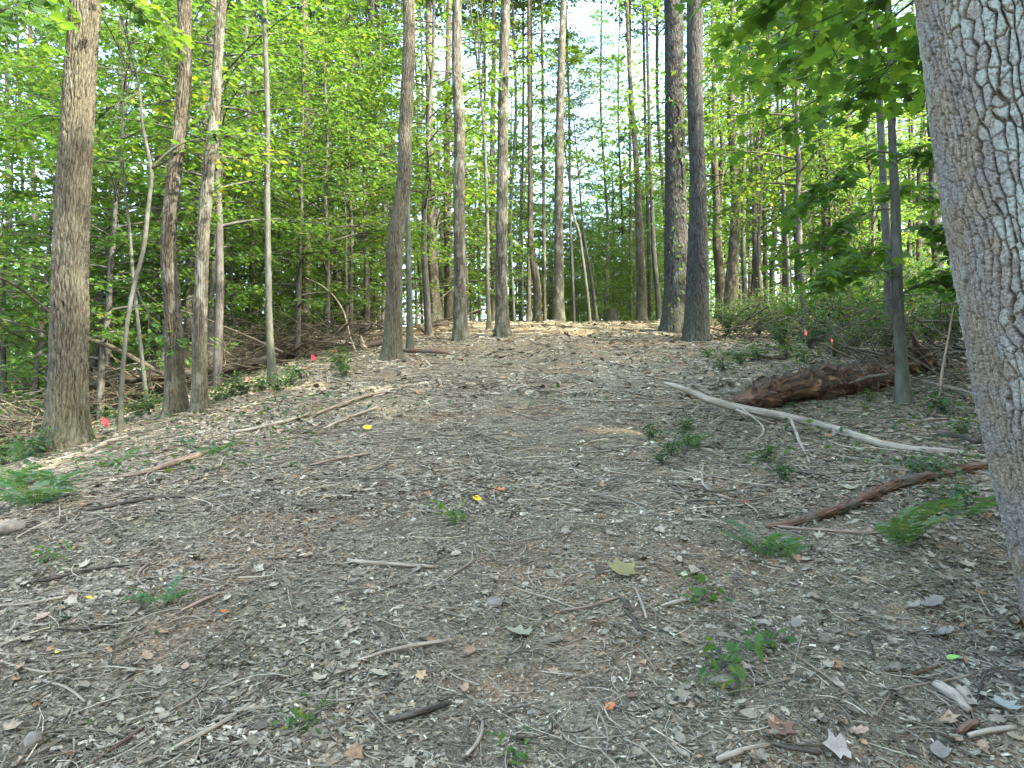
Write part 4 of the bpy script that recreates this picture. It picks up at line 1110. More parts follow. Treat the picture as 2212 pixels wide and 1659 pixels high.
SEED = [shrub_proto(540, 0.11, 0.13, 6, 0.05, 5, 'oval', 'leaf', 0.0016)]
for i, (vx, vy, s, lb) in enumerate([(1522, 1305, 1.1, 'small bright green seedling below the dark fern'), (1640, 1415, 1.1, 'green seedling right of the half buried stone, upper of two'), (1560, 1450, 1.2, 'green creeping seedling over the half buried stone'),
                                      (1570, 1500, 0.8, 'green seedling at the lower edge of the half buried stone'), (655, 1580, 0.8, 'tiny green seedling at the bottom left of centre'), (985, 1130, 1.2, 'green seedling just below the single yellow leaf'), (100, 1215, 0.9, 'small dark green seedling near the left edge below the stone'), (1120, 1650, 0.7, 'tiny green seedling at the bottom edge in the middle')]):
    put_shrub('seedling', vx, vy, None, 0, s, lb, 'seedling', None, SEED)

# ------------------------------------------------------------------ ferns
def frond_mesh(seed, L, mat, arch=0.5, npair=14):
    r = np.random.default_rng(seed)
    s = np.linspace(0, 1, 12)
    P = np.stack([L * 0.9 * s, r.normal(0, 0.03) * s**2 * L, L * arch * (s - 0.95 * s**2)], -1)
    g = Geo()
    vv, qq, tt, bk = tubes(P[None], (0.003 * (1.15 - s))[None], 4)
    g.add(vv, tt, qq, rnd=0.9)
    k = np.linspace(0.12, 0.99, npair)
    c = np.stack([np.interp(k, s, P[:, q]) for q in range(3)], -1)
    tgv = nrm(np.stack([np.gradient(np.interp(k, s, P[:, q])) for q in range(3)], -1))
    ln = L * 0.15 * np.sin(np.pi * np.clip(0.16 + 0.84 * k, 0, 1)) ** 0.8 + 0.01
    for sg in (-1, 1):
        d = np.stack([0.25 * np.ones(npair), sg * np.ones(npair), -0.15 + r.normal(0, 0.1, npair)], -1) + tgv * 0.2
        vv, tt, rd = leaves(c, d, np.array([0, 0, 1.0]) + r.normal(0, 0.12, (npair, 3)) - tgv * 0.2, ln, 'oval', -0.2, np.clip(r.normal(0.5, 0.25, npair), 0, 1))
        # pinnae are narrow: squeeze across
        vv = vv.reshape(npair, -1, 3)
        dd = nrm(d); rel = vv - c[:, None]
        al = (rel * dd[:, None]).sum(-1, keepdims=True) * dd[:, None]
        vv = c[:, None] + al + (rel - al) * 0.5
        g.add(vv.reshape(-1, 3), tt, rnd=rd)
    return g.mesh('frond', M[mat], smooth=False)
FRD = [frond_mesh(600 + k, 0.5, 'fern', a) for k, a in enumerate((0.55, 0.75, 0.4))]
FRL = [frond_mesh(610 + k, 0.5, 'fern_light', a) for k, a in enumerate((0.6, 0.45))]
def fern(vx, vy, s, n, label, protos, seed, spread=(0, 6.28)):
    r = np.random.default_rng(seed)
    h = hit(vx, vy)
    root = empty('fern', h, label, 'fern')
    for i in range(n):
        a = spread[0] + (spread[1] - spread[0]) * (i + r.uniform(0, 0.8)) / n
        q = s * r.uniform(0.7, 1.1)
        obj('frond', protos[i % len(protos)], root, (0.02 * math.cos(a), 0.02 * math.sin(a), 0.0), (r.normal(0, 0.2), r.normal(-0.35, 0.22), a), (q, q, q))
fern(75, 1095, 0.95, 14, 'large dark green fern clump at the left edge above the stone', FRD, 1)
fern(25, 1060, 0.9, 11, 'dark green fern at the very left edge behind the large clump', FRD, 2)
fern(115, 1055, 0.7, 9, 'smaller fern touching the right of the large left clump', FRD, 3)
fern(1648, 1195, 0.62, 13, 'dark blue green fern under the red rotten branch', FRD, 4)
fern(1690, 1210, 0.45, 8, 'low fern spreading right of the dark blue green fern', FRD, 11)
fern(1945, 1185, 1.0, 8, 'light green fern with long arching fronds near the large right trunk', FRL, 5, (-2.6, 1.6))
fern(345, 1310, 0.42, 9, 'small flattened fern on the open ground at lower left', FRD, 6)
fern(1490, 970, 0.6, 8, 'fern among the leaves left of the pale fallen branch', FRD, 7)
fern(455, 985, 0.6, 7, 'small fern at the end of the left fallen stick', FRD, 8)
fern(260, 1000, 0.6, 7, 'small fern in the litter right of the left oak foot', FRD, 9)
fern(45, 1000, 0.8, 9, 'fern in the shade left of the big oak foot', FRD, 10)
fern(2075, 1120, 0.7, 7, 'fern in shade beside the large right trunk foot', FRD, 12)

# ------------------------------------------------------------------ fallen wood
def stick(pts, label, mat='stick_grey', cat='stick', name='fallen_stick', depth=None, group=None, side=None, sides=8, knots=0.12, lift=0.5, n=None, taper=True, snap=True):
    """pts: (vx, vy, width in view pixels) lying on the ground, or at given distances"""
    P = []; R = []
    for i, (vx, vy, w) in enumerate(pts):
        if depth is None:
            p = hit(vx, vy)
        elif depth == 'foot':
            p = at_depth(vx, vy, hit(vx, vy + 0.42 * w)[1])
        else:
            p = at_depth(vx, vy, depth[i])
        r0 = 0.5 * w * p[1] / FV
        if depth is None: p[2] += r0 * (0.35 + lift) + 0.012
        else: p[2] = max(p[2], float(ground_h(p[0], p[1])) + r0 * 0.75 + 0.012)
        P.append(p); R.append(r0)
    P = np.array(P); R = np.array(R)
    o0 = P[0].copy()
    sd = abs(hash(label)) % 1000 if False else sum(ord(c) * (k + 1) for k, c in enumerate(label)) % 9973
    Lt = np.linalg.norm(np.diff(P, axis=0), axis=1).sum()
    n = n or int(np.clip(Lt / 0.06, 8, 60))
    S = smooth_path(np.column_stack([P, R]), n)
    if depth is None and len(P) > 1:
        gz = ground_h(S[:, 0], S[:, 1]) + S[:, 3] * (0.35 + lift) + 0.012
        S[:, 2] = 0.5 * S[:, 2] + 0.5 * np.maximum(gz, S[:, 2] - 0.02)
    rr = np.random.default_rng(sd)
    S[:, :3] += (np.cumsum(rr.normal(0, 0.12, (n, 3)), axis=0) * S[:, 3:4] * 0.55) * [1, 1, 0.3]
    rad = np.maximum(S[:, 3], 0.0025) * (1 + knots * vnoise(np.arange(n) * 0.7, sd, 0, 3))
    vv, qq, tt, bk = tubes((S[:, :3] - o0)[None], rad[None], sides)
    vr = vv.reshape(n, sides, 3)
    cc = (S[:, :3] - o0)[:, None]
    u = np.arange(n)[:, None] * 0.9; w = np.arange(sides)[None] * 1.0
    vr = cc + (vr - cc) * (1 + knots * 1.5 * vnoise(u, w, sd * 0.1, 5))[..., None]
    o = obj(name, Geo().add(vr.reshape(-1, 3), tt, qq, bk=bk).mesh(name, M[mat], use_rnd=False, use_bk=True), None, o0)
    tag(o, label, cat, group)
    if side:
        for sp in side:
            Q = []; RQ = []
            for j, (vx, vy, w, *dd) in enumerate(sp):
                p = at_depth(vx, vy, dd[0]) if dd else hit(vx, vy)
                p[2] = max(p[2], float(ground_h(p[0], p[1])) + 0.006)
                Q.append(p); RQ.append(0.5 * w * p[1] / FV)
            Sq = smooth_path(np.column_stack([Q, RQ]), 12)
            vv, qq, tt, bk = tubes((Sq[:, :3] - o0)[None], Sq[None, :, 3], 6)
            obj('side_twig', Geo().add(vv, tt, qq, bk=bk).mesh('side_twig', M[mat], use_rnd=False, use_bk=True), o)
    return o

dl = [(1437, 827, 7), (1470, 838, 12), (1530, 862, 17), (1590, 880, 19), (1659, 892, 18), (1720, 905, 17), (1800, 927, 16), (1870, 950, 16), (1935, 968, 15), (2000, 975, 13), (2060, 980, 12), (2110, 988, 9)]
stick(dl, 'long pale barkless branch propped over the rotten log on the right', 'stick_pale', 'branch', 'fallen_branch', depth=[min(q, hit(a[0], a[1] + a[2] * 0.4)[1]) for q, a in zip(np.linspace(8.6, 6.9, len(dl)), dl)], sides=14, knots=0.08,
      side=[[(1709, 906, 7, 7.6), (1727, 953, 7, 7.0), (1746, 996, 6), (1762, 1026, 5)], [(1730, 958, 5, 6.95), (1780, 957, 5), (1830, 948, 4)], [(1800, 925, 5, 7.3), (1803, 945, 4), (1806, 975, 4)],
            [(1590, 885, 6, 8.1), (1640, 905, 7, 7.9), (1672, 918, 6)], [(1600, 880, 4, 8.1), (1650, 925, 5, 7.6), (1620, 960, 5), (1560, 985, 4)]])
lg = [(1594, 870, 34), (1614, 863, 54), (1660, 852, 66), (1710, 841, 72), (1770, 832, 72), (1830, 825, 66), (1890, 818, 58), (1935, 808, 46)]
stick(lg, 'rotten mossy log with red heartwood lying under the pale branch', 'log_rot', 'log', 'fallen_log', depth='foot', sides=28, knots=0.22, n=60)
stick([(1870, 812, 40), (1910, 796, 50), (1960, 782, 52), (2000, 775, 44), (2015, 772, 30)], 'broken hollow log end behind the pale sapling foot', 'log_rot', 'log', 'fallen_log', depth=[10.8, 10.9, 11.0, 11.0, 11.0], sides=24, knots=0.3, n=30,
      side=[[(1985, 770, 16, 10.95), (1978, 740, 14, 10.9), (1970, 718, 8, 10.9)], [(2000, 768, 14, 11.0), (2025, 790, 12, 10.9), (2040, 820, 9, 10.8)]])
stick([(1655, 1146, 7), (1700, 1142, 12), (1760, 1130, 18), (1850, 1100, 23), (1900, 1076, 23), (1960, 1052, 20), (2050, 1031, 18), (2145, 1014, 16)], 'crumbling reddish brown branch running to the large right trunk', 'stick_red', 'branch', 'fallen_branch', sides=22, knots=0.3, n=70)
stick([(1665, 1143, 6), (1800, 1154, 7), (1900, 1158, 6), (1975, 1156, 4)], 'long thin straight stick just below the reddish branch', 'stick_brown')
stick([(2002, 952, 5), (2016, 906, 6), (2026, 870, 6), (2036, 803, 6), (2049, 736, 5), (2060, 665, 4)], 'thin tan stick standing upright before the thicket at right', 'stick_brown', depth=[8.2, 8.25, 8.35, 8.45, 8.6, 8.75])
stick([(1965, 822, 7), (2040, 842, 11), (2110, 862, 11)], 'grey stick poking from behind the pale sapling to the right trunk', 'stick_grey')
stick([(1560, 768, 6), (1640, 775, 8), (1700, 778, 5)], 'dark stick on the slope below the right thicket', 'stick_dark')
stick([(1960, 922, 4), (2020, 912, 6), (2065, 908, 5)], 'short tan stick right of the pale branch', 'stick_brown')
stick([(2015, 940, 8), (2060, 950, 12), (2115, 962, 12)], 'dark rotten stick by the large right trunk', 'stick_dark')
stick([(1519, 1010, 4), (1516, 1030, 5), (1529, 1063, 6), (1549, 1076, 6), (1585, 1086, 4)], 'hooked pale stick below the pale branch', 'stick_grey', side=[[(1519, 1010, 4), (1560, 1006, 3.5), (1625, 1007, 2.5)]])
stick([(203, 1044, 6), (320, 1026, 9), (367, 1011, 12), (410, 998, 12), (447, 983, 9)], 'long tan fallen stick at left pointing to a small fern', 'stick_brown', sides=10)
stick([(100, 1005, 6), (177, 986, 10), (233, 963, 12), (273, 949, 9)], 'thick stick lying at the foot of the big left oak', 'stick_grey', sides=10)
stick([(135, 1118, 5), (227, 1103, 8), (300, 1089, 8), (360, 1080, 7), (400, 1080, 4)], 'dark stick below the long tan one at left', 'stick_dark')
stick([(508, 939, 6), (553, 932, 8), (610, 918, 9), (666, 901, 8)], 'pale stick with a fork on the left slope', 'stick_pale', side=[[(560, 931, 5), (540, 950, 4), (520, 958, 3)]])
stick([(37, 1168, 4), (85, 1142, 6), (131, 1121, 5)], 'pale straight stick beside the left stone', 'stick_pale', side=[[(128, 1122, 3), (129, 1105, 3, 4.75), (128, 1090, 2, 4.8)]])
stick([(670, 1010, 4), (740, 995, 6), (800, 985, 5)], 'thin brown stick in the middle of the left slope', 'stick_brown')
stick([(700, 930, 5), (760, 905, 7), (815, 885, 6)], 'grey stick on the slope below the bent tree', 'stick_grey')
stick([(680, 900, 5), (740, 880, 8), (790, 862, 8), (840, 850, 5)], 'long stick nearest below the bent tree foot', 'stick_brown')
stick([(858, 762, 7), (900, 764, 10), (940, 766, 10), (970, 768, 6)], 'reddish log stub at the foot of the bent tree', 'stick_red')
stick([(1240, 1520 - 654, 3), (1300, 870, 4), (1360, 868, 3)], 'faint twig across the upper path', 'stick_grey')
stick([(0, 1439, 4), (63, 1457, 5), (110, 1461, 5), (152, 1455, 3)], 'whitish bent twig entering from the left edge', 'stick_pale')
stick([(93, 1482, 5), (143, 1499, 7), (183, 1527, 5)], 'grey bowed stick in the lower left corner area', 'stick_grey')
stick([(0, 1277, 4), (100, 1263, 6), (187, 1240, 6), (312, 1227, 4)], 'long dark grey stick at left above the flattened fern', 'stick_dark')
stick([(290, 1258, 3), (360, 1251, 4), (430, 1257, 4), (505, 1273, 3)], 'arched grey twig behind the flattened fern', 'stick_grey')
stick([(322, 1222, 4), (298, 1250, 5), (322, 1282, 3)], 'bent tan twig left of the flattened fern', 'stick_brown')
stick([(370, 1543, 3), (420, 1516, 5), (452, 1474, 4)], 'tan curved twig on bare ground at lower left', 'stick_brown')
stick([(377, 1633, 9), (467, 1586, 10), (540, 1534, 8)], 'long grey stick slanting up at lower left', 'stick_grey')
stick([(123, 1366, 4), (187, 1369, 7), (267, 1346, 5)], 'dark bowed stick right of the tan leaves at left', 'stick_dark')
stick([(390, 1330, 6), (435, 1310, 9), (478, 1292, 7)], 'split pale brown stick right of the flattened fern', 'stick_brown')
stick([(0, 1404, 5), (60, 1381, 4)], 'short pale stick touching the left edge', 'stick_pale')
stick([(200, 1657, 4), (280, 1606, 5), (312, 1583, 3)], 'reddish twig at the bottom left', 'stick_red')
stick([(0, 1318, 4), (80, 1310, 6), (150, 1296, 6)], 'grey stick at the left edge above the tan leaves', 'stick_grey')
stick([(750, 1220, 8), (800, 1225, 9), (853, 1229, 9), (946, 1235, 7)], 'broken grey stick lying level in mid ground', 'stick_grey')
stick([(773, 1440, 7), (853, 1417, 10), (910, 1404, 10), (968, 1394, 7)], 'long grey stick slanting in the lower middle', 'stick_grey', side=[[(775, 1440, 7), (745, 1445, 6), (720, 1452, 5)]])
stick([(838, 1575, 12), (880, 1562, 17), (925, 1550, 14), (972, 1532, 8)], 'thick dark bark covered stick near the bottom middle', 'stick_dark', sides=12)
stick([(961, 1262, 4), (990, 1240, 5), (1027, 1216, 5)], 'thin tan stick left of the mottled leaf', 'stick_brown')
stick([(1008, 1648, 9), (1036, 1608, 9), (1043, 1573, 6)], 'grey curved stick at the bottom edge in the middle', 'stick_grey')
stick([(843, 1303, 3), (920, 1319, 3.5), (995, 1323, 3)], 'thin straw coloured twig in mid ground', 'stick_brown')
stick([(680, 1521, 3), (786, 1519, 4), (848, 1501, 3)], 'long thin pale twig lower left of centre', 'stick_pale')
stick([(1209, 1329, 5), (1253, 1324, 6), (1336, 1301, 7)], 'tan stick in front of the orange leaves', 'stick_brown')
stick([(1326, 1288, 5), (1345, 1306, 7), (1367, 1330, 6)], 'short dark stick right of the tan stick, upper of two in line', 'stick_dark')
stick([(1351, 1331, 6), (1375, 1357, 7), (1394, 1384, 5)], 'short dark stick right of the orange leaves, lower of two in line', 'stick_dark')
stick([(1373, 1279, 5), (1386, 1312, 6), (1397, 1347, 5)], 'grey stick pointing at the viewer right of the dark sticks', 'stick_grey')
stick([(1106, 1276, 3), (1199, 1306, 3.5), (1247, 1323, 3)], 'hair thin twig ending at the tan stick', 'stick_grey')
stick([(1549, 1376, 3), (1580, 1386, 4), (1614, 1400, 3)], 'thin twig above the half buried stone', 'stick_grey')
stick([(1550, 1657, 12), (1600, 1640, 14), (1662, 1628, 11)], 'pale grey stick at the bottom right of centre', 'stick_grey')
stick([(1429, 1319, 7), (1455, 1313, 10), (1484, 1308, 8)], 'stubby grey stick left of the bright seedling', 'stick_grey')
stick([(1696, 1409, 4), (1759, 1456, 5), (1837, 1510, 5)], 'straight tan twig slanting down at lower right', 'stick_brown')
stick([(2092, 1606, 12), (2140, 1597, 14), (2194, 1586, 12)], 'split pale plank of wood in the lower right corner', 'stick_pale', sides=5, knots=0.04)
stick([(1942, 1498, 4), (2030, 1482, 5), (2110, 1466, 4)], 'thin tan twig before the large right trunk', 'stick_brown')
stick([(1892, 1563, 4), (1905, 1535, 5), (1927, 1506, 5)], 'tan bent twig between brown leaves at lower right', 'stick_brown')
stick([(2074, 1600, 16), (2092, 1588, 20), (2110, 1576, 18)], 'curl of brown bark beside the split plank', 'stick_red', 'bark', 'bark_curl', sides=12)
stick([(1666, 1619, 8), (1720, 1632, 11), (1774, 1640, 8)], 'dark stick under brown leaves at the bottom right', 'stick_dark')
stick([(1959, 1473, 5), (2000, 1459, 7), (2040, 1446, 5)], 'reddish stick before the large right trunk', 'stick_red')
stick([(2022, 1492, 18), (2060, 1522, 26), (2095, 1551, 16)], 'flat grey slab of bark at lower right', 'stick_grey', 'bark', 'bark_slab', sides=8)
stick([(1876, 1383, 5), (1882, 1410, 7), (1887, 1434, 5)], 'short dark stick pointing at the viewer at right', 'stick_dark')
stick([(2100, 1560, 5), (2160, 1530 - 70, 6), (2205, 1490, 6)], 'dark stick against the right edge', 'stick_dark')
stick([(2010, 1655, 4), (2020, 1600, 6), (1990, 1560, 5), (1940, 1510, 4)], 'dark bowed branchlet left of the bark curl', 'stick_dark')

# logs and slash on the left
stick([(120, 850, 16), (250, 822, 20), (360, 812, 22), (480, 800, 20), (600, 770, 14)], 'grey log lying behind the left trunks in the brush', 'bark_brown', 'log', 'fallen_log', depth=[13.2, 13.4, 13.6, 14.0, 14.6], sides=16)
stick([(180, 900, 14), (240, 885, 20), (300, 872, 18)], 'short red brown log behind the first pink flag', 'stick_red', 'log', 'fallen_log', sides=14)
stick([(-40, 935, 18), (40, 922, 22), (100, 905, 20)], 'rotting brown log at the far left edge', 'log_rot', 'log', 'fallen_log', sides=14)
stick([(185, 730, 10), (240, 750, 11), (300, 780, 10), (352, 808, 9)], 'curving dead limb sloping down behind the forked sapling', 'stick_dark', 'branch', 'fallen_branch', depth=[13.0, 13.0, 13.1, 13.2])
stick([(672, 728, 9), (720, 736, 11), (765, 745, 12), (790, 752, 12)], 'pale broken limb resting on the log near the bent tree', 'stick_grey', 'branch', 'fallen_branch', depth=[16.5, 16.4, 16.3, 16.2], sides=10,
      side=[[(785, 752, 12, 16.2), (782, 738, 9, 16.2), (779, 724, 2, 16.2)]])
stick([(690, 772, 14), (740, 766, 17), (800, 750, 16), (825, 744, 14)], 'dark log behind the bent tree foot', 'stick_dark', 'log', 'fallen_log', depth=[16.0, 16.2, 16.4, 16.5], sides=14)
stick([(672, 772, 12), (700, 766, 15), (726, 764, 14)], 'orange brown broken log end near the second flag row', 'stick_red', 'log', 'fallen_log', depth=[15.6, 15.6, 15.7], sides=14)
stick([(905, 730, 10), (940, 715, 12), (968, 706, 10)], 'mossy log behind the bent tree toward the crest', 'stick_dark', 'log', 'fallen_log', depth=[20.5, 20.8, 21.2], sides=12)
stick([(660, 600, 2.5), (700, 620, 3), (735, 660, 3), (760, 740, 4), (768, 772, 4)], 'arching bare sapling stem over the broken logs', 'stick_grey', 'stick', 'bent_stem', depth=[16.0, 16.0, 15.9, 15.8, 15.6])
stick([(-20, 595, 5), (20, 610, 6), (65, 640, 6), (108, 675, 7)], 'bare dark limb reaching in from the left edge', 'stick_dark', 'branch', 'dead_limb', depth=[9.0, 9.3, 9.6, 9.75])

def brush(name, label, spots, n, seed):
    r = np.random.default_rng(seed)
    g = Geo()
    P = []
    R = []
    for _ in range(n):
        vx, vy, D = spots[r.integers(0, len(spots))]
        vx += r.normal(0, 26); D += r.normal(0, 0.5)
        p = at_depth(vx, vy, D); z = float(base_h(p[0], D))
        c = np.array([p[0], D, z + abs(r.normal(0, 0.36)) * (1.0) + 0.02])
        a = r.uniform(0, 6.28); L = r.uniform(0.5, 2.0); e = r.normal(0.1, 0.35)
        d = np.array([math.cos(a), math.sin(a) * 0.8, e]); d /= np.linalg.norm(d)
        s = np.linspace(-0.5, 0.5, 6)[:, None]
        bend = r.normal(0, 0.25, 3) * L
        q = c + d * L * s + bend * (s**2) + r.normal(0, 0.025, (6, 3))
        q[:, 2] = np.maximum(q[:, 2], base_h(q[:, 0], q[:, 1]) - 0.05)
        P.append(q); r0 = r.choice([0.006, 0.009, 0.014, 0.024], p=[0.45, 0.3, 0.17, 0.08]); R.append(r0 * np.linspace(1.1, 0.4, 6))
    vv, qq, tt, bk = tubes(np.array(P), np.array(R), 4, cap=False)
    g.add(vv, None, qq, rnd=np.repeat(r.random(n), 24) * 0.24)
    tag(obj(name, g.mesh(name, M['twig'])), label, 'brush', None, 'stuff')
brush('brush_tangle', 'grey tangle of dead branches heaped behind the left trunks', [(60, 800, 12.5), (120, 800, 13.5), (220, 800, 14), (270, 790, 14), (330, 790, 14.5), (450, 780, 15), (500, 780, 15.5), (545, 770, 16), (600, 770, 16.5), (20, 850, 11.5), (470, 790, 14.5), (640, 770, 16.5)], 1500, 1)
brush('brush_litter', 'loose dead branches around the bent path tree and logs', [(690, 780, 15.5), (740, 770, 16), (790, 760, 17), (880, 740, 19), (930, 730, 20), (700, 740, 18)], 190, 2)
brush('thicket_twigs', 'bare grey twigs threaded through the right thicket', [(1600, 730, 17), (1680, 740, 16), (1760, 750, 15), (1850, 760, 13), (1950, 790, 12), (2050, 800, 11.5), (2060, 880, 9.5), (1850, 870, 10.2)], 260, 3)

# small stumps at the crest
def stump(vx, vy, D, w, hgt, label):
    p = at_depth(vx, vy, D); h = np.array([p[0], D, float(ground_h(p[0], D))])
    r0 = 0.5 * w * D / FV
    g, C, Rr = trunk_rings(np.array([[0, 0, -0.2], [0, 0, 0.1], [0.01, 0, hgt]]), np.array([r0, r0, r0 * 0.9]), 20, 0.05, 0.01, 0.05, 0.12, 0.5, int(vx), z_ground=0.0)
    top = g.v[0][-20:]
    o = empty('tree_stump', h, label, 'stump')
    obj('stump_body', g.mesh('stump', M['bark_brown'], use_rnd=False, use_bk=True), o)
    cpt = top.mean(0) + [0, 0, 0.012]
    vv = np.concatenate([[cpt], top + [0, 0, 0.002]])
    obj('cut_face', Geo().add(vv, [(0, 1 + i, 1 + (i + 1) % 20) for i in range(20)]).mesh('cut_face', M['stick_brown'], use_rnd=False, use_bk=True), o)
stump(1322, 690, 25.5, 22, 0.42, 'weathered stump on the crest at the end of the path')
stump(1166, 703, 23.5, 9, 0.2, 'small pale stump left of the tall crest trunk')

# ------------------------------------------------------------------ marker flags
def flag(vx, vy, vyg, D, s, label, yaw):
    p = at_depth(vx, vy, D)
    gz = float(ground_h(p[0], D))
    top = p[2] + 0.05 * s
    root = empty('marker_flag', (p[0], D, gz), label, 'flag', 'pink marker flags', yaw)
    hh = max(top - gz, 0.15)
    st = np.array([[0, 0, -0.1], [0.004, 0, hh * 0.5], [0.0, 0.006, hh]])
    vv, qq, tt, bk = tubes(st[None], np.full((1, 3), 0.0022), 6)
    obj('wire', Geo().add(vv, tt, qq).mesh('flag_wire', M['wire']), root)
    n, m = 7, 6
    U, W = np.meshgrid(np.linspace(0, 1, n), np.linspace(0, 1, m), indexing='ij')
    X = U * 0.085 * s
    Y = 0.012 * s * np.sin(U * 5 + W * 2)
    Z = hh - W * 0.10 * s - 0.05 * s * U**1.3
    vv = np.stack([X, Y, Z], -1).reshape(-1, 3)
    q = np.array([(i * m + j, (i + 1) * m + j, (i + 1) * m + j + 1, i * m + j + 1) for i in range(n - 1) for j in range(m - 1)])
    v2 = np.concatenate([vv, vv + [0, 0.0008, 0]])
    obj('flag', Geo().add(v2, quads=np.concatenate([q, q[:, ::-1] + n * m]), rnd=0.5).mesh('flag_cloth', M['flag']), root)
flag(220, 908, 935, 9.9, 0.9, 'pink marker flag nearest the big left oak', 0.3)
flag(531, 835, 850, 12.4, 0.95, 'pink marker flag seen edge on, in the green cover by the slender pale trunk', 1.1)
flag(672, 788, 800, 14.2, 1.1, 'pink marker flag before the broken logs left of the bent tree', -0.2)
flag(1739, 716, 740, 12.6, 1.0, 'pink marker flag in the right thicket, left of two', 0.9)
flag(1796, 733, 760, 12.0, 0.95, 'pink marker flag in the right thicket, right of two and lower', 1.0)

# ------------------------------------------------------------------ single leaves and stones that stand out
lr = np.random.default_rng(12)
def one_leaf(vx, vy, w, col, shape, label, name='fallen_leaf', cat='leaf', yaw=None, curl=0.35, tilt=0.25):
    h = hit(vx, vy)
    L = w * h[1] / FV * 1.05
    a = lr.uniform(0, 6.28) if yaw is None else yaw
    d = np.array([[math.cos(a), math.sin(a), 0.18]])
    nr = np.array([[lr.normal(0, tilt), lr.normal(0, tilt) - 0.3, 1.0]])
    p0 = -d * L * 0.5
    vv, tt, rd = leaves(p0, d, nr, L, shape, curl, np.array([0.5]))
    vv[:, 2] -= vv[:, 2].min() - 0.004
    up = vv.copy()
    g = Geo().add(up, tt, rnd=np.linspace(0.2, 0.9, len(up)))
    key = 'L%.2f%.2f%.2f' % col
    if key not in M: M[key] = single_leaf_mat('fallen_leaf_tint', col)
    o = obj(name, g.mesh(name, M[key], smooth=True), None, h + [0, 0, 0.012])
    tag(o, label, cat)
YEL, ORA, TAN, BRN, GRN, PGR, OLV, GRY, RED = (0.72, 0.50, 0.03), (0.42, 0.16, 0.06), (0.33, 0.23, 0.15), (0.16, 0.095, 0.06), (0.09, 0.2, 0.06), (0.30, 0.345, 0.28), (0.22, 0.20, 0.085), (0.20, 0.178, 0.138), (0.55, 0.10, 0.04)
for a in [(1030, 1085, 34, YEL, 'oval', 'bright yellow leaf lying alone in the middle of the path'), (793, 931, 26, YEL, 'oval', 'bright yellow folded leaf on the left slope'), (1285, 1358, 30, ORA, 'maple', 'orange brown leaf, right of two in the lower middle'),
          (1183, 1358, 28, ORA, 'oak', 'orange brown leaf, left of two in the lower middle'), (1352, 1244, 58, OLV, 'maple', 'olive yellow curled maple leaf right of centre'), (1115, 1378, 55, (0.26, 0.27, 0.17), 'maple', 'grey green maple leaf in the lower middle'),
          (2165, 1537, 52, PGR, 'maple', 'pale mint maple leaf turned underside up near the right edge'), (2058, 1436, 28, (0.22, 0.42, 0.10), 'oval', 'light green leaf before the large right trunk'), (1695, 1590, 52, BRN, 'maple', 'large brown curled leaf at the bottom right'),
          (1855, 1595, 48, TAN, 'oak', 'large tan leaf standing at the bottom right'), (1505, 1250, 46, TAN, 'oak', 'long tan curled leaf below the dark fern'), (1478, 1250, 26, (0.4, 0.40, 0.24), 'oval', 'pale yellow green leaf beside the tan curled leaf'), (1081, 1066, 24, ORA, 'maple', 'small orange leaf up right of the yellow leaf'),
          (485, 1332, 24, ORA, 'oval', 'rusty orange leaf at lower left of centre'), (88, 1344, 38, TAN, 'oak', 'tan leaf at left beside a green one'), (137, 1345, 44, GRN, 'oval', 'long green leaf at left beside a tan one'), (193, 1300, 15, YEL, 'oval', 'small yellow leaf above the long green leaf'),
          (124, 1421, 18, (0.55, 0.48, 0.1), 'oval', 'small pale yellow leaf at lower left'), (155, 1643, 18, RED, 'maple', 'small red orange leaf in the bottom left corner'), (2160, 1453, 14, YEL, 'oval', 'small golden leaf near the right edge'), (1925, 1457, 32, GRY, 'oval', 'grey oval leaf at right among twigs'),
          (1786, 1336, 34, TAN, 'oak', 'tan curled leaf left of the dark slanting twig at right'), (400, 1450, 28, TAN, 'oval', 'tan oval leaf at lower left of centre'), (1315, 1540, 34, ORA, 'oak', 'orange brown leaf in the bottom right of centre'), (1130, 1612, 48, BRN, 'oak', 'brown crumpled leaf at the bottom middle'),
          (1600, 1030 - 140, 20, OLV, 'maple', 'olive leaf behind the pale branch'), (1832, 1060, 34, (0.34, 0.33, 0.22), 'maple', 'pale maple leaf behind the reddish branch'), (1655, 1270, 24, TAN, 'oval', 'tan leaf under the dark fern tip'), (2015, 1315, 60, GRY, 'oak', 'broad grey leaf before the large right trunk'),
          (1960, 1460, 44, (0.21, 0.2, 0.15), 'oak', 'olive grey leaf among twigs at right'), (2030, 1640, 60, GRY, 'oval', 'large grey leaf at the bottom edge at right'), (1800, 1640, 56, (0.34, 0.31, 0.25), 'maple', 'large pale leaf at the bottom edge at right'), (500, 1056, 22, (0.5, 0.36, 0.3), 'oval', 'pinkish leaf in the left middle ground'),
          (1473, 795, 18, ORA, 'maple', 'orange leaf right below the twin oaks'), (2040, 1383, 50, GRY, 'maple', 'grey maple leaf before the large right trunk'), (1720, 1360, 44, GRY, 'oak', 'grey curled leaf at right of centre'), (845, 1502, 22, PGR, 'oval', 'pale green round leaf at the twig end in the lower middle'), (320, 1260, 24, GRN, 'oval', 'green leaf left behind the flattened fern'), (820, 1470, 40, (0.36, 0.32, 0.22), 'oak', 'pale tan leaf in the lower middle')]:
    one_leaf(*a)

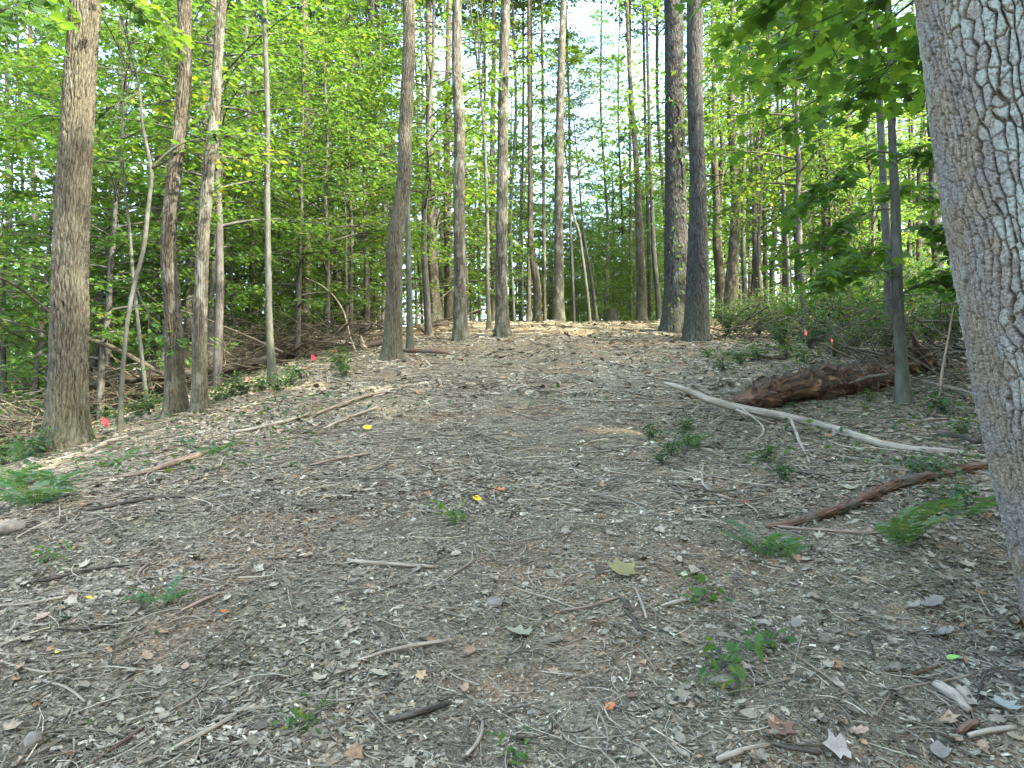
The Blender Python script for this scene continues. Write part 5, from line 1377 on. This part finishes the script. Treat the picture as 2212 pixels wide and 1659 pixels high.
def stone(vx, vy, w, fl, label, seed, mat='stone'):
    h = hit(vx, vy)
    r0 = 0.5 * w * h[1] / FV
    import bmesh
    bm = bmesh.new()
    bmesh.ops.create_icosphere(bm, subdivisions=3, radius=1.0)
    v = np.array([q.co[:] for q in bm.verts])
    v = v * (1 + 0.28 * fbm(v[:, 0] * 1.1 + seed, v[:, 1] * 1.1, v[:, 2] * 1.1, 4, 3))[:, None]
    v = v * [r0, r0 * 0.75, r0 * fl]
    f = np.array([[q.index for q in p.verts] for p in bm.faces])
    bm.free()
    o = obj('stone', Geo().add(v, f).mesh('stone', M[mat], smooth=True), None, h + [0, 0, r0 * fl * 0.35], (0, 0, seed))
    tag(o, label, 'stone')
stone(30, 1148, 58, 0.55, 'mossy rounded stone at the left edge under the fern clump', 1)
stone(72, 1608, 52, 0.6, 'grey stone in the bottom left corner', 2)
stone(1566, 1482, 58, 0.4, 'flat grey stone half buried among seedlings at right', 3)
stone(485, 1076, 36, 0.35, 'pale flat stone in the left middle ground', 4)
stone(1068, 1308, 46, 0.5, 'blocky grey stone in the middle foreground', 5)
stone(425, 1228, 30, 0.35, 'small olive stone in the left middle ground', 6)
stone(1155, 1545, 34, 0.35, 'flat greenish stone at the bottom right of centre', 7)
stone(610, 1440, 20, 0.5, 'small pale pebble at lower left of centre', 8)
stone(690, 1622, 34, 0.4, 'flat pale stone at the bottom left of centre', 9)
stone(760, 1520, 18, 0.6, 'small tan pebble below the long thin twig', 10)

# ------------------------------------------------------------------ litter nobody could count
def sample_ground(n, y0, y1, r, xpad=0.4, pw=1.0):
    """random spots inside the visible wedge between two distances (a bit beyond it)"""
    y = y0 + (y1 - y0) * r.random(n) ** pw
    x = r.uniform(-1, 1, n) * (0.70 * y + xpad)
    return x, y

def mask_noise(x, y, s, seed):
    return fbm(x * s, y * s, 0.5, seed, 3)

def rooted(x, y, z, lift): return np.stack([x, y, z + lift], -1)

def chips(name, label, bands, seed):
    r = np.random.default_rng(seed)
    g = Geo()
    for (n, y0, y1, L0, L1) in bands:
        x, y = sample_ground(n, y0, y1, r)
        z = ground_h(x, y)
        L = np.exp(r.uniform(math.log(L0), math.log(L1), n)) * 0.5
        L = L * (1.15 - 0.35 * np.exp(-((x - 0.45 - 0.01 * y) / (1.2 + 0.07 * y)) ** 2))
        L = L * np.exp(0.35 * mask_noise(x, y, 1.6, 131))
        W = L * r.uniform(0.12, 0.55, n); Hh = W * r.uniform(0.25, 0.7, n)
        a = r.uniform(0, 6.28, n)
        d = np.stack([np.cos(a), np.sin(a), r.normal(0.0, 0.22, n) + 0.214 * np.sin(a)], -1); d = nrm(d)
        up = np.stack([r.normal(0, 0.3, n), r.normal(0, 0.3, n) - 0.2, np.ones(n)], -1)
        s = nrm(np.cross(d, up)); up = np.cross(s, d)
        c = rooted(x, y, z, 0.002 + 0.010 * r.random(n))
        cor = [(-1, -1, 0), (1, -0.7, 0), (0.9, 0.8, 0), (-0.85, 1, 0), (-0.7, 0.05, 1), (0.75, -0.05, 1)]
        V = np.stack([c + d * (p * L)[:, None] + s * (q * W)[:, None] + up * (h * Hh)[:, None] for p, q, h in cor], 1)
        q = np.array([(0, 1, 5, 4), (2, 3, 4, 5)])
        o = (np.arange(n) * 6)[:, None, None]
        trk = np.exp(-((x - 0.45 - 0.01 * y) / (1.2 + 0.07 * y)) ** 2)
        rd = np.clip(0.31 + 0.24 * r.normal(0, 1, n) + 0.14 * mask_noise(x, y, 0.8, 31) + 0.23 * trk, 0, 0.95)
        g.add(V.reshape(-1, 3), None, (q[None] + o).reshape(-1, 4), rnd=np.repeat(rd, 6))
    tag(obj(name, g.mesh(name, M['chips'], smooth=False)), label, 'litter', None, 'stuff')
chips('wood_chip_litter', 'grey and tan wood chips strewn over the forest floor',
      [(92000, 2.0, 5.5, 0.006, 0.042), (60000, 5.0, 10, 0.014, 0.07), (36000, 9.5, 18, 0.03, 0.13), (15000, 17, 30, 0.06, 0.24)], 1)

def twigs(name, label, bands, seed):
    r = np.random.default_rng(seed)
    g = Geo()
    for (n, y0, y1, L0, L1, r0, r1) in bands:
        x, y = sample_ground(n, y0, y1, r)
        keep = mask_noise(x, y, 0.6, 61) + 0.5 * np.abs(x / (0.4 * y)) > -0.35
        x, y = x[keep], y[keep]; n = len(x)
        L = np.exp(r.uniform(math.log(L0), math.log(L1), n)); a = r.uniform(0, 6.28, n)
        s = np.linspace(-0.5, 0.5, 5)
        bend = r.normal(0, 0.16, n)
        px = x[:, None] + (np.cos(a)[:, None] * s - np.sin(a)[:, None] * bend[:, None] * (s**2 * 4 - 0.5)) * L[:, None]
        py = y[:, None] + (np.sin(a)[:, None] * s + np.cos(a)[:, None] * bend[:, None] * (s**2 * 4 - 0.5)) * L[:, None]
        R = np.exp(r.uniform(math.log(r0), math.log(r1), n))
        pz = ground_h(px, py)
        pz = 0.5 * pz + 0.5 * pz.mean(1, keepdims=True) + 0.5 * (py - py.mean(1, keepdims=True)) * 0.214
        pz = pz + R[:, None] + 0.014 * r.random((n, 1)) + (r.normal(0, 0.06, (n, 1)) * s) * L[:, None] + 0.004
        P = np.stack([px, py, pz], -1)
        vv, qq, tt, bk = tubes(P, R[:, None] * np.linspace(1.1, 0.55, 5)[None], 3, cap=False)
        g.add(vv, None, qq, rnd=np.repeat(np.clip(r.normal(0.42, 0.24, n), 0, 1), 15))
    tag(obj(name, g.mesh(name, M['twig'])), label, 'litter', None, 'stuff')
twigs('twig_litter', 'thin grey twigs scattered across the forest floor',
      [(5200, 2.0, 5.5, 0.05, 0.35, 0.0012, 0.0042), (5200, 5, 10, 0.12, 0.6, 0.002, 0.007), (3400, 9.5, 18, 0.2, 0.9, 0.003, 0.010), (1800, 17, 28, 0.3, 1.2, 0.005, 0.014)], 2)

def dead_leaves(name, label, bands, seed, tint=(0.38, 0.21)):
    r = np.random.default_rng(seed)
    g = Geo()
    for (n, y0, y1, L0, L1) in bands:
        x, y = sample_ground(n, y0, y1, r)
        x = np.where(r.random(n) < 0.3, r.uniform(0.2, 0.72, n) * y, x)
        keep = mask_noise(x, y, 0.5, 91) + 0.9 * np.abs(x / (0.5 * y)) - 0.55 > -0.35 * r.random(n) - 0.15
        x, y = x[keep], y[keep]; n = len(x)
        z = ground_h(x, y)
        for sh in ('oak', 'oval', 'maple'):
            m = r.integers(0, 3, n) == {'oak': 0, 'oval': 1, 'maple': 2}[sh]
            k = int(m.sum())
            a = r.uniform(0, 6.28, k)
            d = np.stack([np.cos(a), np.sin(a), r.normal(0.05, 0.25, k) + 0.2 * np.sin(a)], -1)
            nr = np.stack([r.normal(0, 0.35, k), r.normal(0, 0.35, k) - 0.2, np.ones(k)], -1)
            L = np.exp(r.uniform(math.log(L0), math.log(L1), k))
            p = rooted(x[m], y[m], z[m], 0.012 + 0.012 * r.random(k)) - d * L[:, None] * 0.5
            rd = np.clip(tint[0] + tint[1] * r.normal(0, 1, k) + 0.22 * mask_noise(x[m], y[m], 0.9, 47), 0, 1)
            vv, tt, rr = leaves(p, d, nr, L, sh, r.uniform(-0.5, 0.7, k), rd)
            g.add(vv, tt, rnd=rr)
    tag(obj(name, g.mesh(name, M['dead'], smooth=True)), label, 'litter', None, 'stuff')
dead_leaves('dead_leaf_litter', 'curled grey and brown dead leaves over the forest floor',
            [(2500, 2.0, 5.5, 0.018, 0.068), (3200, 5, 10, 0.025, 0.08), (5200, 9.5, 18, 0.06, 0.15), (3600, 17, 30, 0.09, 0.2)], 3)

def ground_green():
    r = np.random.default_rng(15)
    g = Geo()
    for n, y0, y1, L0, L1 in [(500, 2, 6, 0.012, 0.03), (9000, 6, 20, 0.03, 0.08), (5000, 16, 30, 0.06, 0.12)]:
        x, y = sample_ground(n, y0, y1, r)
        e = np.abs(x + 0.02 * y) / (0.28 * y)
        keep = (e + 0.7 * mask_noise(x, y, 0.45, 71) > 0.80 + 0.5 * r.random(n)) | (y < 6) & (r.random(n) < 0.3) | (y > 19) & (r.random(n) < 0.12)
        x, y = x[keep], y[keep]; n = len(x)
        c = rooted(x, y, ground_h(x, y), 0.01 + 0.09 * r.random(n) ** 2 * (y > 6))
        vv, tt, rd = leaves(c, r.normal(0, 1, (n, 3)) * [1, 1, 0.4], np.array([0, 0, 1.0]) + r.normal(0, 0.4, (n, 3)), r.uniform(L0, L1, n), 'oval', -0.2, r.random(n))
        g.add(vv, tt, rnd=rd)
    tag(obj('ground_cover', g.mesh('ground_cover', M['leaf_shrub'], smooth=False)), 'scattered small green leaves of ground cover at the edges', 'ground cover', None, 'stuff')
ground_green()

settle_labels()
